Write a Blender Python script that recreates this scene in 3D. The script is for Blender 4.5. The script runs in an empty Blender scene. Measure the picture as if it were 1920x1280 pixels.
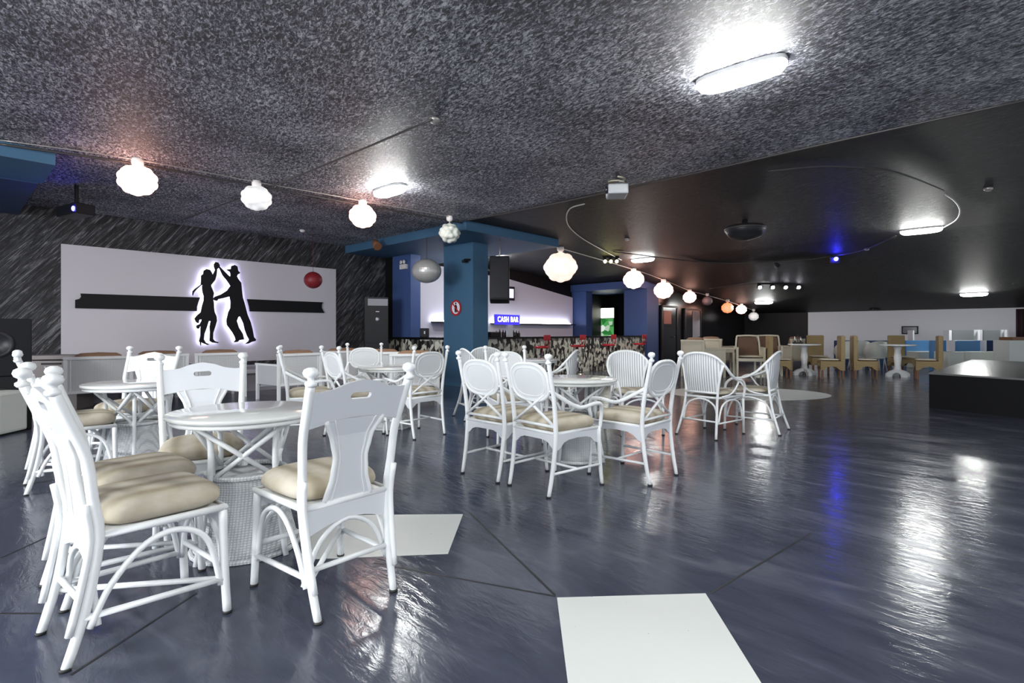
import bpy, bmesh, math, random
from mathutils import Vector, Matrix
from mathutils.geometry import tessellate_polygon
random.seed(7)
PI = math.pi
C = bpy.context.scene.collection
sc = bpy.context.scene

# ---------------------------------------------------------------- camera, world, exposure
F = 1000.0; HZ = 622.0; CH = 1.2
cam_d = bpy.data.cameras.new('camera'); cam = bpy.data.objects.new('camera', cam_d); C.objects.link(cam)
cam.location = (0, 0, CH); cam.rotation_euler = (PI/2, 0, 0)
cam_d.sensor_width = 36; cam_d.lens = 36*F/1920; cam_d.shift_y = -(640-HZ)/1920
cam_d.clip_start = 0.05; cam_d.clip_end = 200
sc.camera = cam
w = bpy.data.worlds.new('world'); sc.world = w; w.use_nodes = True
w.node_tree.nodes['Background'].inputs[0].default_value = (0.80, 0.87, 1.0, 1)
w.node_tree.nodes['Background'].inputs[1].default_value = 0.55
sc.view_settings.view_transform = 'Standard'; sc.view_settings.look = 'None'
sc.view_settings.gamma = 1; sc.view_settings.exposure = 0.72
WIN_E = 20.0          # daylight glow of the assumed window, unseen behind the camera
FIX_E = 62.0          # emission of the fluorescent diffusers

# room axes: U1 runs along the left wall to the back, U2 across to the left wall
n = math.hypot(934.6, 1000); U1 = Vector((934.6/n, 1000/n, 0)); U2 = Vector((-U1.y, U1.x, 0))
A1 = math.atan2(U1.y, U1.x)
def R(s, t, z=0): return U1*s + U2*t + Vector((0, 0, z))
CE = 3.30; S0 = 14.0; S1 = 27.0; SL = (2.10-0.89)/13.0
def ceil_z(s): return CE if s <= S0 else CE - SL*(s-S0)
def fl(x, y, z=0.0):
    d = (CH-z)*F/(y-HZ); return Vector(((x-960)/F*d, d, z))
def at(x, y, d): return Vector(((x-960)/F*d, d, CH+(HZ-y)/F*d))
def cl(x, y):
    ray = Vector(((x-960)/F, 1, (HZ-y)/F)); d = (CE-CH)/ray.z
    p = ray*d
    if p.dot(U1) > S0:
        a = ray.dot(U1); d = (CE-CH+SL*S0)/(ray.z+SL*a); p = ray*d
    return Vector((p.x, p.y, p.z+CH))
def ont(x, t, y=None, z=None):
    ray = Vector(((x-960)/F, 1, 0)); d = t/ray.dot(U2); p = ray*d
    p.z = z if z is not None else CH+(HZ-y)/F*d
    return p
def ons(x, s, y=None, z=None):
    ray = Vector(((x-960)/F, 1, 0)); d = s/ray.dot(U1); p = ray*d
    p.z = z if z is not None else CH+(HZ-y)/F*d
    return p

# ---------------------------------------------------------------- materials
def mat(name, col=(.8,.8,.8), rough=.5, metal=0, emit=None, es=0, coat=0, spec=None, alpha=None, trans=0):
    m = bpy.data.materials.new(name); m.use_nodes = True
    b = m.node_tree.nodes['Principled BSDF']
    b.inputs['Base Color'].default_value = (*col, 1); b.inputs['Roughness'].default_value = rough
    b.inputs['Metallic'].default_value = metal
    if emit: b.inputs['Emission Color'].default_value = (*emit, 1); b.inputs['Emission Strength'].default_value = es
    if coat: b.inputs['Coat Weight'].default_value = coat; b.inputs['Coat Roughness'].default_value = .08
    if spec is not None: b.inputs['Specular IOR Level'].default_value = spec
    if trans: b.inputs['Transmission Weight'].default_value = trans
    return m
def N(m, t, **kw):
    nd = m.node_tree.nodes.new(t)
    for k, v in kw.items():
        if k in nd.inputs: nd.inputs[k].default_value = v
        else: setattr(nd, k, v)
    return nd
def L(m, a, b): m.node_tree.links.new(a, b)
def bs(m): return m.node_tree.nodes['Principled BSDF']
def ramp(m, stops):
    r = N(m, 'ShaderNodeValToRGB'); e = r.color_ramp.elements
    while len(e) < len(stops): e.new(.5)
    for i, (p, c) in enumerate(stops): e[i].position = p; e[i].color = (*c, 1) if len(c) == 3 else c
    return r
def coords(m, scale=(1,1,1), rot=(0,0,0), kind='Object'):
    tc = N(m, 'ShaderNodeTexCoord'); ro = N(m, 'ShaderNodeMapping'); mp = N(m, 'ShaderNodeMapping')
    ro.inputs['Rotation'].default_value = rot; mp.inputs['Scale'].default_value = scale
    L(m, tc.outputs[kind], ro.inputs['Vector']); L(m, ro.outputs['Vector'], mp.inputs['Vector']); return mp.outputs['Vector']
def bump(m, h, strength=.3, dist=.01):
    b = N(m, 'ShaderNodeBump'); b.inputs['Strength'].default_value = strength; b.inputs['Distance'].default_value = dist
    L(m, h, b.inputs['Height']); L(m, b.outputs['Normal'], bs(m).inputs['Normal'])
def noise(m, vec, scale, detail=4, rough=.6, dist=0):
    nn = N(m, 'ShaderNodeTexNoise'); nn.inputs['Scale'].default_value = scale; nn.inputs['Detail'].default_value = detail
    nn.inputs['Roughness'].default_value = rough; nn.inputs['Distortion'].default_value = dist
    L(m, vec, nn.inputs['Vector']); return nn.outputs['Fac']

M = {}
# glossy slate floor
m = M['floor'] = mat('glossy_slate_floor', (.05,.055,.09), .16)
v = coords(m, (1,1,1)); v2 = coords(m, (.7,2.2,1), (0,0,A1))
f1 = noise(m, v2, 1.6, 5, .6, 1.2); f2 = noise(m, v, .5, 3)
r1 = ramp(m, [(.30, (.045,.051,.076)), (.55, (.062,.069,.100)), (.78, (.12,.128,.165))]); L(m, f1, r1.inputs[0]); L(m, r1.outputs[0], bs(m).inputs['Base Color'])
r2 = ramp(m, [(.3, (.10,.10,.10)), (.7, (.24,.24,.24))]); L(m, f1, r2.inputs[0]); L(m, r2.outputs[0], bs(m).inputs['Roughness'])
bump(m, noise(m, v2, 9, 4, .6, .6), .22, .012)
# textured ceiling: silver over black stucco
m = M['ceil'] = mat('silver_black_stucco', (.3,.3,.35), .5)
v = coords(m, (1,2.3,1), (0,0,-A1-PI/2+.25)); a = noise(m, v, 17, 8, .80, .9); b_ = noise(m, coords(m), 1.1, 4)
ad = N(m, 'ShaderNodeMath', operation='MULTIPLY_ADD'); L(m, b_, ad.inputs[0]); ad.inputs[1].default_value = .16; L(m, a, ad.inputs[2])
r1 = ramp(m, [(.505, (.006,.006,.010)), (.56, (.06,.062,.085)), (.61, (.40,.41,.50)), (.675, (1.0,1.0,1.0))])
L(m, ad.outputs[0], r1.inputs[0]); L(m, r1.outputs[0], bs(m).inputs['Base Color'])
bump(m, a, .9, .03)
m = M['ceil_dark'] = mat('black_gloss_ceiling_paint', (.009,.009,.011), .5, spec=.24)
cn = noise(m, coords(m, (1,2.2,1), (0,0,-A1-PI/2+.25)), 8, 7, .78, .8)
r1 = ramp(m, [(.52, (.006,.006,.007)), (.64, (.03,.03,.033)), (.74, (.13,.13,.135))]); L(m, cn, r1.inputs[0]); L(m, r1.outputs[0], bs(m).inputs['Base Color'])  # grey specks put stucco glints into the ceiling colour
bump(m, cn, 1.0, .12)
m = M['wall_streak'] = mat('black_wall_with_silver_streaks', (.05,.05,.06), .5)
v = coords(m, (.7,9,1), (0,0,-.9), 'UV')
a = noise(m, v, 2.8, 7, .74, 1.3)
r1 = ramp(m, [(.44, (.008,.008,.010)), (.54, (.05,.05,.055)), (.66, (.34,.34,.35))]); L(m, a, r1.inputs[0]); L(m, r1.outputs[0], bs(m).inputs['Base Color']); bump(m, a, .5, .02)
M['black'] = mat('black_paint', (.007,.007,.009), .5, spec=.25)
M['black_gloss'] = mat('black_gloss', (.007,.007,.009), .2, spec=.3)
M['panel'] = mat('pale_mauve_panel_paint', (.68,.645,.69), .55)
M['ledge'] = mat('grey_ledge_paint', (.40,.39,.43), .5)
M['white_wall'] = mat('white_wall_paint', (.80,.80,.86), .6)
M['lilac_wall'] = mat('lilac_white_bar_wall', (.80,.78,.90), .6)
M['blue'] = mat('petrol_blue_paint', (.050,.135,.235), .6)
M['blue_bar'] = mat('royal_blue_paint', (.055,.105,.28), .55)
m = M['white'] = mat('white_painted_cane', (.84,.86,.87), .32)
f1 = noise(m, coords(m), 22, 3, .6)
r1 = ramp(m, [(.245, (.03,.03,.03)), (.265, (.84,.86,.87))]); L(m, f1, r1.inputs[0]); L(m, r1.outputs[0], bs(m).inputs['Base Color'])
m = M['weave'] = mat('white_woven_wicker', (.80,.82,.84), .45)
v = coords(m); w1 = N(m, 'ShaderNodeTexWave', wave_type='BANDS', bands_direction='Z'); w1.inputs['Scale'].default_value = 26; w1.inputs['Distortion'].default_value = 1.0
L(m, v, w1.inputs['Vector']); w2 = N(m, 'ShaderNodeTexWave', wave_type='BANDS', bands_direction='X'); w2.inputs['Scale'].default_value = 20; L(m, v, w2.inputs['Vector'])
mu = N(m, 'ShaderNodeMath', operation='MULTIPLY'); L(m, w1.outputs['Fac'], mu.inputs[0]); L(m, w2.outputs['Fac'], mu.inputs[1])
r1 = ramp(m, [(0, (.50,.51,.53)), (.35, (.82,.84,.85))]); L(m, mu.outputs[0], r1.inputs[0]); L(m, r1.outputs[0], bs(m).inputs['Base Color']); bump(m, mu.outputs[0], .5, .006)
m = M['weave_v'] = mat('white_vertical_cane_weave', (.80,.82,.84), .45)
w2 = N(m, 'ShaderNodeTexWave', wave_type='BANDS', bands_direction='X'); w2.inputs['Scale'].default_value = 11; L(m, coords(m), w2.inputs['Vector'])
r1 = ramp(m, [(.05, (.36,.37,.41)), (.5, (.82,.84,.85))]); L(m, w2.outputs['Fac'], r1.inputs[0]); L(m, r1.outputs[0], bs(m).inputs['Base Color']); bump(m, w2.outputs['Fac'], .6, .006)
M['cane_panel'] = mat('fine_pale_cane_webbing', (.72,.74,.76), .5)
M['splat'] = mat('pale_grey_white_panel', (.70,.72,.76), .4)
m = M['cushion'] = mat('beige_cushion_fabric', (.56,.50,.41), .8)
f1 = noise(m, coords(m, (1,1,1)), 6, 3); w1 = N(m, 'ShaderNodeTexWave', wave_type='BANDS', bands_direction='X'); w1.inputs['Scale'].default_value = 2.4; w1.inputs['Distortion'].default_value = 1.2; L(m, coords(m), w1.inputs['Vector'])
r1 = ramp(m, [(0, (.36,.31,.23)), (.5, (.50,.45,.36)), (1, (.56,.51,.43))]); L(m, w1.outputs['Fac'], r1.inputs[0])
r2 = ramp(m, [(.35, (.80,.76,.68)), (.6, (1,1,1))]); L(m, f1, r2.inputs[0])
mx = N(m, 'ShaderNodeMix', data_type='RGBA', blend_type='MULTIPLY'); mx.inputs[0].default_value = 1; L(m, r1.outputs[0], mx.inputs[6]); L(m, r2.outputs[0], mx.inputs[7]); L(m, mx.outputs[2], bs(m).inputs['Base Color'])
M['brown_cushion'] = mat('brown_cushion_fabric', (.27,.16,.10), .85)
M['cream'] = mat('cream_lacquered_cane', (.66,.60,.47), .4)
m = M['brown_weave'] = mat('dark_brown_weave', (.13,.065,.035), .6)
bump(m, noise(m, coords(m), 60, 2), .5, .006)
m = M['straw'] = mat('straw_brown_wicker', (.36,.26,.12), .6)
v = coords(m); w1 = N(m, 'ShaderNodeTexWave', wave_type='BANDS', bands_direction='Z'); w1.inputs['Scale'].default_value = 14; w1.inputs['Distortion'].default_value = 2; L(m, v, w1.inputs['Vector'])
r1 = ramp(m, [(0, (.20,.13,.055)), (.6, (.42,.31,.15))]); L(m, w1.outputs['Fac'], r1.inputs[0]); L(m, r1.outputs[0], bs(m).inputs['Base Color']); bump(m, w1.outputs['Fac'], .5, .01)
M['wood'] = mat('brown_wood', (.20,.09,.045), .5)
M['seat_cream'] = mat('cream_seat_pad', (.62,.56,.44), .7)
M['tip'] = mat('dark_rubber_tip', (.02,.02,.02), .6)
M['top_white'] = mat('white_gloss_tabletop', (.86,.88,.87), .12, coat=.5)
m = M['glass'] = mat('clear_glass', (.9,.97,.95), .02, trans=1); bs(m).inputs['IOR'].default_value = 1.45
m = M['tile'] = mat('white_floor_paint', (.70,.72,.70), .34); bump(m, noise(m, coords(m), 3, 3), .1, .01)
f1 = noise(m, coords(m), 40, 2, .5); r1 = ramp(m, [(.20, (.05,.05,.05)), (.23, (.70,.72,.70))]); L(m, f1, r1.inputs[0]); L(m, r1.outputs[0], bs(m).inputs['Base Color'])
M['joint'] = mat('dark_floor_joint', (.012,.012,.016), .5)
M['tube'] = mat('fluorescent_diffuser', (.9,.9,.9), .5, emit=(.98,1,.97), es=FIX_E)
M['fix_body'] = mat('pale_fixture_body', (.75,.75,.74), .4)
M['steel'] = mat('galvanised_conduit', (.45,.42,.40), .35, metal=.6)
M['cable_dark'] = mat('dark_cable', (.05,.045,.045), .4)
M['cable_white'] = mat('pale_grey_cable', (.55,.53,.52), .4)
M['canopy'] = mat('white_plastic_canopy', (.85,.82,.80), .4)
M['mirror'] = mat('mirror_ball_facets', (.50,.50,.49), .35, metal=.35)
m = M['mosaic'] = mat('broken_tile_mosaic', (.5,.5,.45), .3)
vo = N(m, 'ShaderNodeTexVoronoi'); vo.inputs['Scale'].default_value = 14; L(m, coords(m, (1,1,.62)), vo.inputs['Vector'])
sep = N(m, 'ShaderNodeSeparateColor'); L(m, vo.outputs['Color'], sep.inputs[0])
r1 = ramp(m, [(0, (.015,.015,.015)), (.34, (.10,.10,.09)), (.45, (.32,.31,.27)), (.62, (.72,.70,.60))]); r1.color_ramp.interpolation = 'CONSTANT'; L(m, sep.outputs[0], r1.inputs[0]); L(m, r1.outputs[0], bs(m).inputs['Base Color'])
M['red'] = mat('red_stool_vinyl', (.45,.01,.02), .35)
M['red_ball'] = mat('dark_red_paper', (.22,.012,.02), .5)
M['chrome'] = mat('chrome', (.7,.7,.72), .15, metal=1)
M['sign_blue'] = mat('lit_blue_sign', (.02,.02,.5), .4, emit=(.03,.02,.75), es=1.2)
M['sign_white'] = mat('lit_white_letters', (.9,.9,.9), .4, emit=(1,1,1), es=2)
M['led_strip'] = mat('led_strip', (.9,.9,1), .4, emit=(.85,.85,1), es=14)
M['back_led'] = mat('cool_back_light', (.9,.9,1), .4, emit=(.72,.72,1), es=3.6)
M['green_lit'] = mat('lit_cooler_header', (.9,.95,.85), .4, emit=(.95,1,.85), es=4)
m = M['green_art'] = mat('lit_green_cooler_window', (.1,.4,.1), .4)
vo = N(m, 'ShaderNodeTexVoronoi'); vo.inputs['Scale'].default_value = 5; L(m, coords(m), vo.inputs['Vector']); sep = N(m, 'ShaderNodeSeparateColor'); L(m, vo.outputs['Color'], sep.inputs[0])
r1 = ramp(m, [(0, (.02,.14,.03)), (.45, (.06,.28,.07)), (.7, (.35,.45,.35)), (.9,(.6,.65,.6))]); r1.color_ramp.interpolation = 'CONSTANT'; L(m, sep.outputs[0], r1.inputs[0]); L(m, r1.outputs[0], bs(m).inputs['Base Color']); L(m, r1.outputs[0], bs(m).inputs['Emission Color']); bs(m).inputs['Emission Strength'].default_value = .7
M['screen'] = mat('dark_screen', (.02,.02,.025), .15)
M['booth_blue'] = mat('sky_blue_vinyl', (.10,.27,.55), .4)
M['booth_navy'] = mat('navy_vinyl', (.02,.05,.14), .4)
M['booth_white'] = mat('off_white_vinyl', (.66,.70,.66), .5)
M['stage_top'] = mat('grey_black_stage_board', (.16,.165,.16), .24)
M['stage_side'] = mat('black_stage_skirt', (.006,.006,.008), .7, spec=.2)
M['grey_box'] = mat('taupe_metal', (.30,.26,.25), .5)
M['grey_dark'] = mat('dark_grey_plastic', (.022,.022,.026), .4, spec=.3)
M['fridge'] = mat('dark_grey_cooler', (.02,.02,.024), .3, spec=.3)
M['silver'] = mat('silver_plastic', (.55,.56,.58), .35, metal=.2)
M['curtain'] = mat('dark_maroon_curtain', (.035,.015,.02), .8)
M['bottle'] = mat('dark_bottle_glass', (.03,.015,.01), .1)
M['sign_red'] = mat('red_sign_ring', (.45,.01,.02), .4)
M['poster'] = mat('orange_red_poster', (.42,.12,.06), .5)
def glow(name, col, s): return mat(name, (.9,.9,.9), .5, emit=col, es=s)
M['lamp_lit'] = glow('lit_pink_white_shade', (1,.50,.38), 4.5)
M['lamp_soft'] = glow('lit_warm_shade', (1,.74,.60), .62)
M['lamp_white'] = glow('dim_white_shade', (1,1,.98), .22)
M['lamp_off'] = mat('unlit_white_shade', (.72,.75,.68), .5)
M['lamp_grey'] = mat('unlit_grey_pink_shade', (.38,.26,.27), .5)
M['lamp_orange'] = glow('lit_orange_shade', (1,.22,.05), .9)
M['spot_white'] = glow('white_spot_lens', (.9,.9,1), 14)
M['spot_yellow'] = glow('yellow_spot_lens', (1,.9,.3), 14)
M['spot_blue'] = glow('blue_spot_lens', (.03,.03,1), 90)

# ---------------------------------------------------------------- mesh builder
class MB:
    def __init__(s): s.v = []; s.f = []; s.sm = []; s.uv = None
    def add(s, vs, fs, smooth=False, mx=None):
        o = len(s.v)
        s.v += [(mx @ Vector(p)) if mx else Vector(p) for p in vs]
        s.f += [[i+o for i in f] for f in fs]; s.sm += [smooth]*len(fs)
        return s
    def box(s, x0, x1, y0, y1, z0, z1, mx=None, bev=0):
        if bev:
            b = bev; bm = bmesh.new(); bmesh.ops.create_cube(bm, size=1)
            for q in bm.verts: q.co = Vector(((x0+x1)/2+q.co.x*(x1-x0), (y0+y1)/2+q.co.y*(y1-y0), (z0+z1)/2+q.co.z*(z1-z0)))
            bmesh.ops.bevel(bm, geom=bm.edges[:], offset=b, segments=2, affect='EDGES', profile=.6)
            bm.verts.index_update()
            s.add([q.co.copy() for q in bm.verts], [[q.index for q in f.verts] for f in bm.faces], False, mx); bm.free(); return s
        vs = [(x, y, z) for z in (z0, z1) for y in (y0, y1) for x in (x0, x1)]
        return s.add(vs, [(0,2,3,1),(4,5,7,6),(0,1,5,4),(2,6,7,3),(0,4,6,2),(1,3,7,5)], False, mx)
    def quad(s, *p): return s.add(p, [list(range(len(p)))])
    def prism(s, pts, z0, z1):          # vertical prism over a counter-clockwise floor outline
        k = len(pts); vs = [(p[0], p[1], z0) for p in pts]+[(p[0], p[1], z1) for p in pts]
        return s.add(vs, [list(range(k))[::-1], [k+i for i in range(k)]]+[[i, (i+1)%k, k+(i+1)%k, k+i] for i in range(k)])
    def tube(s, pts, r, n=8, closed=False, sub=0, mx=None, flat=1.0):
        P = [Vector(p) for p in pts]; rr = r if isinstance(r, (list, tuple)) else [r]*len(P)
        if sub:
            Q = []; q = []; m_ = len(P)
            rng = range(m_ if closed else m_-1)
            for i in rng:
                p0 = P[(i-1)%m_] if (closed or i > 0) else P[i]; p1 = P[i]; p2 = P[(i+1)%m_]; p3 = P[(i+2)%m_] if (closed or i+2 < m_) else p2
                for j in range(sub):
                    t = j/sub; Q.append(.5*((2*p1)+(p2-p0)*t+(2*p0-5*p1+4*p2-p3)*t*t+(3*p1-p0-3*p2+p3)*t**3)); q.append(rr[i]*(1-t)+rr[(i+1)%m_]*t)
            if not closed: Q.append(P[-1]); q.append(rr[-1])
            P, rr = Q, q
        k = len(P); vs = []; up = None
        for i in range(k):
            a = P[(i-1)%k] if (closed or i > 0) else P[i]; b = P[(i+1)%k] if (closed or i < k-1) else P[i]
            t = (b-a).normalized() if (b-a).length > 1e-9 else Vector((0,0,1))
            if up is None: up = Vector((0,0,1)) if abs(t.z) < .9 else Vector((1,0,0))
            u = (up - t*up.dot(t)).normalized(); up = u; w_ = t.cross(u)
            for j in range(n):
                an = 2*PI*j/n; vs.append(P[i]+u*math.cos(an)*rr[i]*flat+w_*math.sin(an)*rr[i])
        fs = [[i*n+j, i*n+(j+1)%n, ((i+1)%k)*n+(j+1)%n, ((i+1)%k)*n+j] for i in range(k if closed else k-1) for j in range(n)]
        if not closed: fs += [list(range(n))[::-1], [(k-1)*n+j for j in range(n)]]
        s.add(vs, fs, True, mx)
        return s
    def lathe(s, prof, n=20, c=(0,0,0), mx=None, axis=None):
        vs = []
        for (r, z) in prof:
            for j in range(n):
                an = 2*PI*j/n; vs.append(Vector((c[0]+r*math.cos(an), c[1]+r*math.sin(an), c[2]+z)))
        k = len(prof); fs = [[i*n+j, i*n+(j+1)%n, (i+1)*n+(j+1)%n, (i+1)*n+j] for i in range(k-1) for j in range(n)]
        if prof[0][0] > 1e-6: fs.append(list(range(n))[::-1])
        if prof[-1][0] > 1e-6: fs.append([(k-1)*n+j for j in range(n)])
        return s.add(vs, fs, True, mx)
    def plate(s, outer, holes, th, fn):  # flat cut-out: fn(a, b, w) -> 3D
        loops = [outer]+list(holes); flat = [p for l in loops for p in l]
        tr = tessellate_polygon([[Vector((p[0], p[1], 0)) for p in l] for l in loops])
        k = len(flat); vs = [fn(p[0], p[1], th/2) for p in flat]+[fn(p[0], p[1], -th/2) for p in flat]
        fs = [list(t) for t in tr]+[[i+k for i in t][::-1] for t in tr]
        o = 0
        for l in loops:
            q = len(l)
            for i in range(q): a = o+i; b = o+(i+1)%q; fs.append([a, a+k, b+k, b])
            o += q
        s.add(vs, fs)
        return s
    def pillow(s, x0, x1, y0, y1, z0, z1, x0b=None, x1b=None, e=3.2, nu=20, nv=10, flatb=.35):
        # soft cushion: superellipse outline, optional narrower back
        vs = []; 
        for i in range(nv+1):
            ph = -PI/2+PI*i/nv; cz = math.sin(ph); cr = abs(math.cos(ph))**.36
            for j in range(nu):
                th = 2*PI*j/nu; cx = math.copysign(abs(math.cos(th))**(2/e), math.cos(th)); cy = math.copysign(abs(math.sin(th))**(2/e), math.sin(th))
                y = (y0+y1)/2+(y1-y0)/2*cy*cr; t = (y-y0)/(y1-y0)
                wd = (x1-x0)/2 if x0b is None else ((x1b-x0b)/2*(1-t)+(x1-x0)/2*t)
                vs.append(((x0+x1)/2+wd*cx*cr, y, (z0+z1)/2+(z1-z0)/2*cz*(flatb if cz < 0 else 1)))
        fs = [[i*nu+j, i*nu+(j+1)%nu, (i+1)*nu+(j+1)%nu, (i+1)*nu+j] for i in range(nv) for j in range(nu)]
        return s.add(vs, fs, True)
    def build(s, name, m, parent=None, uvfn=None):
        me = bpy.data.meshes.new(name); me.from_pydata([tuple(p) for p in s.v], [], s.f); me.validate()
        if len(me.polygons) == len(s.sm): me.polygons.foreach_set('use_smooth', s.sm)
        bm = bmesh.new(); bm.from_mesh(me); bmesh.ops.recalc_face_normals(bm, faces=bm.faces[:]); bm.to_mesh(me); bm.free()
        if uvfn:
            ul = me.uv_layers.new(name='UVMap')
            for lp in me.loops: ul.data[lp.index].uv = uvfn(me.vertices[lp.vertex_index].co)
        me.materials.append(m)
        o = bpy.data.objects.new(name, me); C.objects.link(o)
        if parent: o.parent = parent
        return o
def tag(o, label=None, cat=None, group=None, kind=None):
    if label: o['label'] = label
    if cat: o['category'] = cat
    if group: o['group'] = group
    if kind: o['kind'] = kind
    return o
def thing(name, label, cat, loc=(0,0,0), rz=0, group=None):
    o = bpy.data.objects.new(name, None); o.empty_display_size = .1; C.objects.link(o)
    o.location = loc; o.rotation_euler = (0,0,rz); return tag(o, label, cat, group)
def struct(name, mb, m, label=None, parent=None, uvfn=None):
    o = mb.build(name, m, parent, uvfn)
    if not parent: o['kind'] = 'structure'; o['label'] = label or name.replace('_', ' '); o['category'] = name.split('_')[0].split('.')[0]
    return o
def dup(o, parent=None):
    c = o.copy(); C.objects.link(c)
    if parent: c.parent = parent
    for ch in list(o.children): dup(ch, c)
    return c
class Kind:
    def __init__(s, maker): s.maker = maker; s.proto = None
    def put(s, label, x, y, fx, fy, off=0.0, group=None, z=0, scale=None, cat=None):
        fresh = s.proto is None
        if fresh: s.proto = s.maker()
        o = s.proto if fresh else dup(s.proto)
        if 'group' in o: del o['group']
        l_ = math.hypot(fx, fy); fx /= l_; fy /= l_
        o.location = (x+fx*off, y+fy*off, z); o.rotation_euler = (0, 0, math.atan2(-fx, fy)); o['label'] = label
        if group: o['group'] = group
        if scale: o.scale = scale
        return o

# ---------------------------------------------------------------- the room
def RV(s, t, z): return tuple(R(s, t, z))
SB = -7.0; TR = -7.0; TL = 11.9; SM = 6.75
fb = MB(); fb.quad(RV(SB-3,TR,0), RV(S1+.5,TR,0), RV(S1+.5,14.5,0), RV(SB-3,14.5,0)); struct('floor', fb, M['floor'], 'glossy dark slate floor')
cb = MB(); cb.prism([R(SB,TR), R(SM,TR), R(SM,TL+.3), R(SB,TL+.3)], CE, CE+.15); struct('ceiling', cb, M['ceil'], 'silver and black stucco ceiling over the near half')
cb = MB()
p = [(SM,CE),(S0,CE),(S1+.5,ceil_z(S1+.5)),(S1+.5,CE+.15),(SM,CE+.15)]
cb.add([RV(s,t,z) for t in (TR,14.5) for s,z in p], [[0,1,6,5],[1,2,7,6],[2,3,8,7],[3,4,9,8],[4,0,5,9],[4,3,2,1,0],[5,6,7,8,9]]); struct('ceiling', cb, M['ceil_dark'], 'black gloss ceiling over the far half')
wb = MB(); s_end = 7.9
wb.add([RV(SB,TL,0), RV(s_end,TL,0), RV(s_end,TL,CE), RV(SB,TL,CE), RV(SB,TL+.15,0), RV(s_end,TL+.15,0), RV(s_end,TL+.15,CE), RV(SB,TL+.15,CE)], [[0,1,2,3],[4,7,6,5],[1,5,6,2],[0,3,7,4],[3,2,6,7]])
struct('wall_left', wb, M['wall_streak'], 'black left wall with silver diagonal brush streaks', uvfn=lambda c: (c.dot(U1), c.z))
# white painted panel on the left wall
def lw(x, y=None, z=None, o=0.0): return ont(x, TL-o, y=y, z=z)
pa = lw(114, 460); pb = lw(628, 503)
s_a, s_b = pa.dot(U1), pb.dot(U1); zt = (pa.z+pb.z)/2; zb = .58
def wallbox(s0, s1, t0, t1, z0, z1):
    m_ = MB(); m_.prism([R(s0,t0), R(s1,t0), R(s1,t1), R(s0,t1)], z0, z1); return m_
struct('wall_panel_or_glint', wallbox(s_a, s_b, TL-.05, TL-.001, zb, zt), M['panel'], 'pale mauve white panel on the black left wall').name = 'trim_1'
o = wallbox(SB, 6.6, TL-.62, TL-.002, 0, .5); struct('trim_2', o, M['ledge'], 'grey built in bench ledge along the left wall')
o = wallbox(SB, 6.6, TL-.68, TL-.60, .36, .44); struct('trim_3', o, M['white_wall'], 'white front edge of the ledge along the left wall')
# black stripe either side of the dancers
def stripe(xs, name, label):
    pts = [lw(x, y, o=.07) for x, y in xs]
    m_ = MB(); m_.plate([(p.dot(U1), p.z) for p in pts], [], .025, lambda a, b, w_: R(a, TL-.07+w_, b))
    return tag(m_.build(name, M['black']), label, 'wall decoration')
stripe([(151,550),(375,557.5),(372,565),(369,575),(369,583),(141,577.5),(141,562),(149,560),(152,556)], 'wall_stripe', 'long black stripe on the white panel left of the dancers')
stripe([(463,560.5),(605,566.5),(603,571),(603,577),(608,586.5),(468,583.5),(467,575)], 'wall_stripe', 'black stripe on the white panel right of the dancers')
# dancers cut-outs (pixels measured in a 6.19x crop at 330,480)
def px(l): return [(330+a/6.19, 480+b/6.19) for a, b in l]
woman = px([(438,95),(455,68),(490,75),(510,110),(500,135),(478,150),(470,220),(455,275),(420,322),(410,330),(408,350),(425,390),(440,430),(432,480),(438,540),(440,600),(448,650),(470,700),(475,750),(455,820),(432,890),(430,960),(450,985),(500,1002),(480,1010),(420,1004),(388,985),(390,950),(392,880),(388,820),(400,755),(380,755),(350,850),(330,900),(322,965),(345,1005),(390,1025),(360,1030),(310,1010),(292,1000),(288,1040),(280,1035),(278,1005),(266,985),(280,930),(282,860),(285,810),(262,845),(240,838),(232,805),(270,790),(290,760),(296,735),(270,740),(262,780),(245,775),(228,760),(214,725),(240,690),(285,650),(300,580),(318,520),(322,470),(305,410),(300,350),(305,330),(240,385),(210,420),(196,460),(188,455),(190,410),(215,382),(285,330),(290,260),(290,225),(315,205),(318,170),(350,150),(395,160),(420,200),(425,215),(452,160),(440,130)])
man = px([(500,115),(520,135),(600,215),(628,240),(632,215),(625,185),(583,160),(600,152),(634,150),(640,115),(680,102),(712,120),(722,170),(745,195),(715,215),(706,235),(725,270),(757,310),(765,400),(775,480),(795,545),(815,620),(830,680),(868,770),(888,850),(905,940),(930,970),(920,985),(880,995),(840,1015),(795,1018),(840,985),(845,965),(820,920),(795,850),(780,780),(742,700),(725,705),(705,750),(730,830),(775,900),(790,965),(735,975),(715,995),(665,1000),(690,970),(680,935),(650,880),(590,800),(583,750),(605,650),(630,600),(632,530),(620,470),(540,490),(490,500),(475,520),(445,515),(430,490),(450,470),(520,445),(590,400),(630,345),(590,285),(540,225),(505,150),(495,135)])
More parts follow.
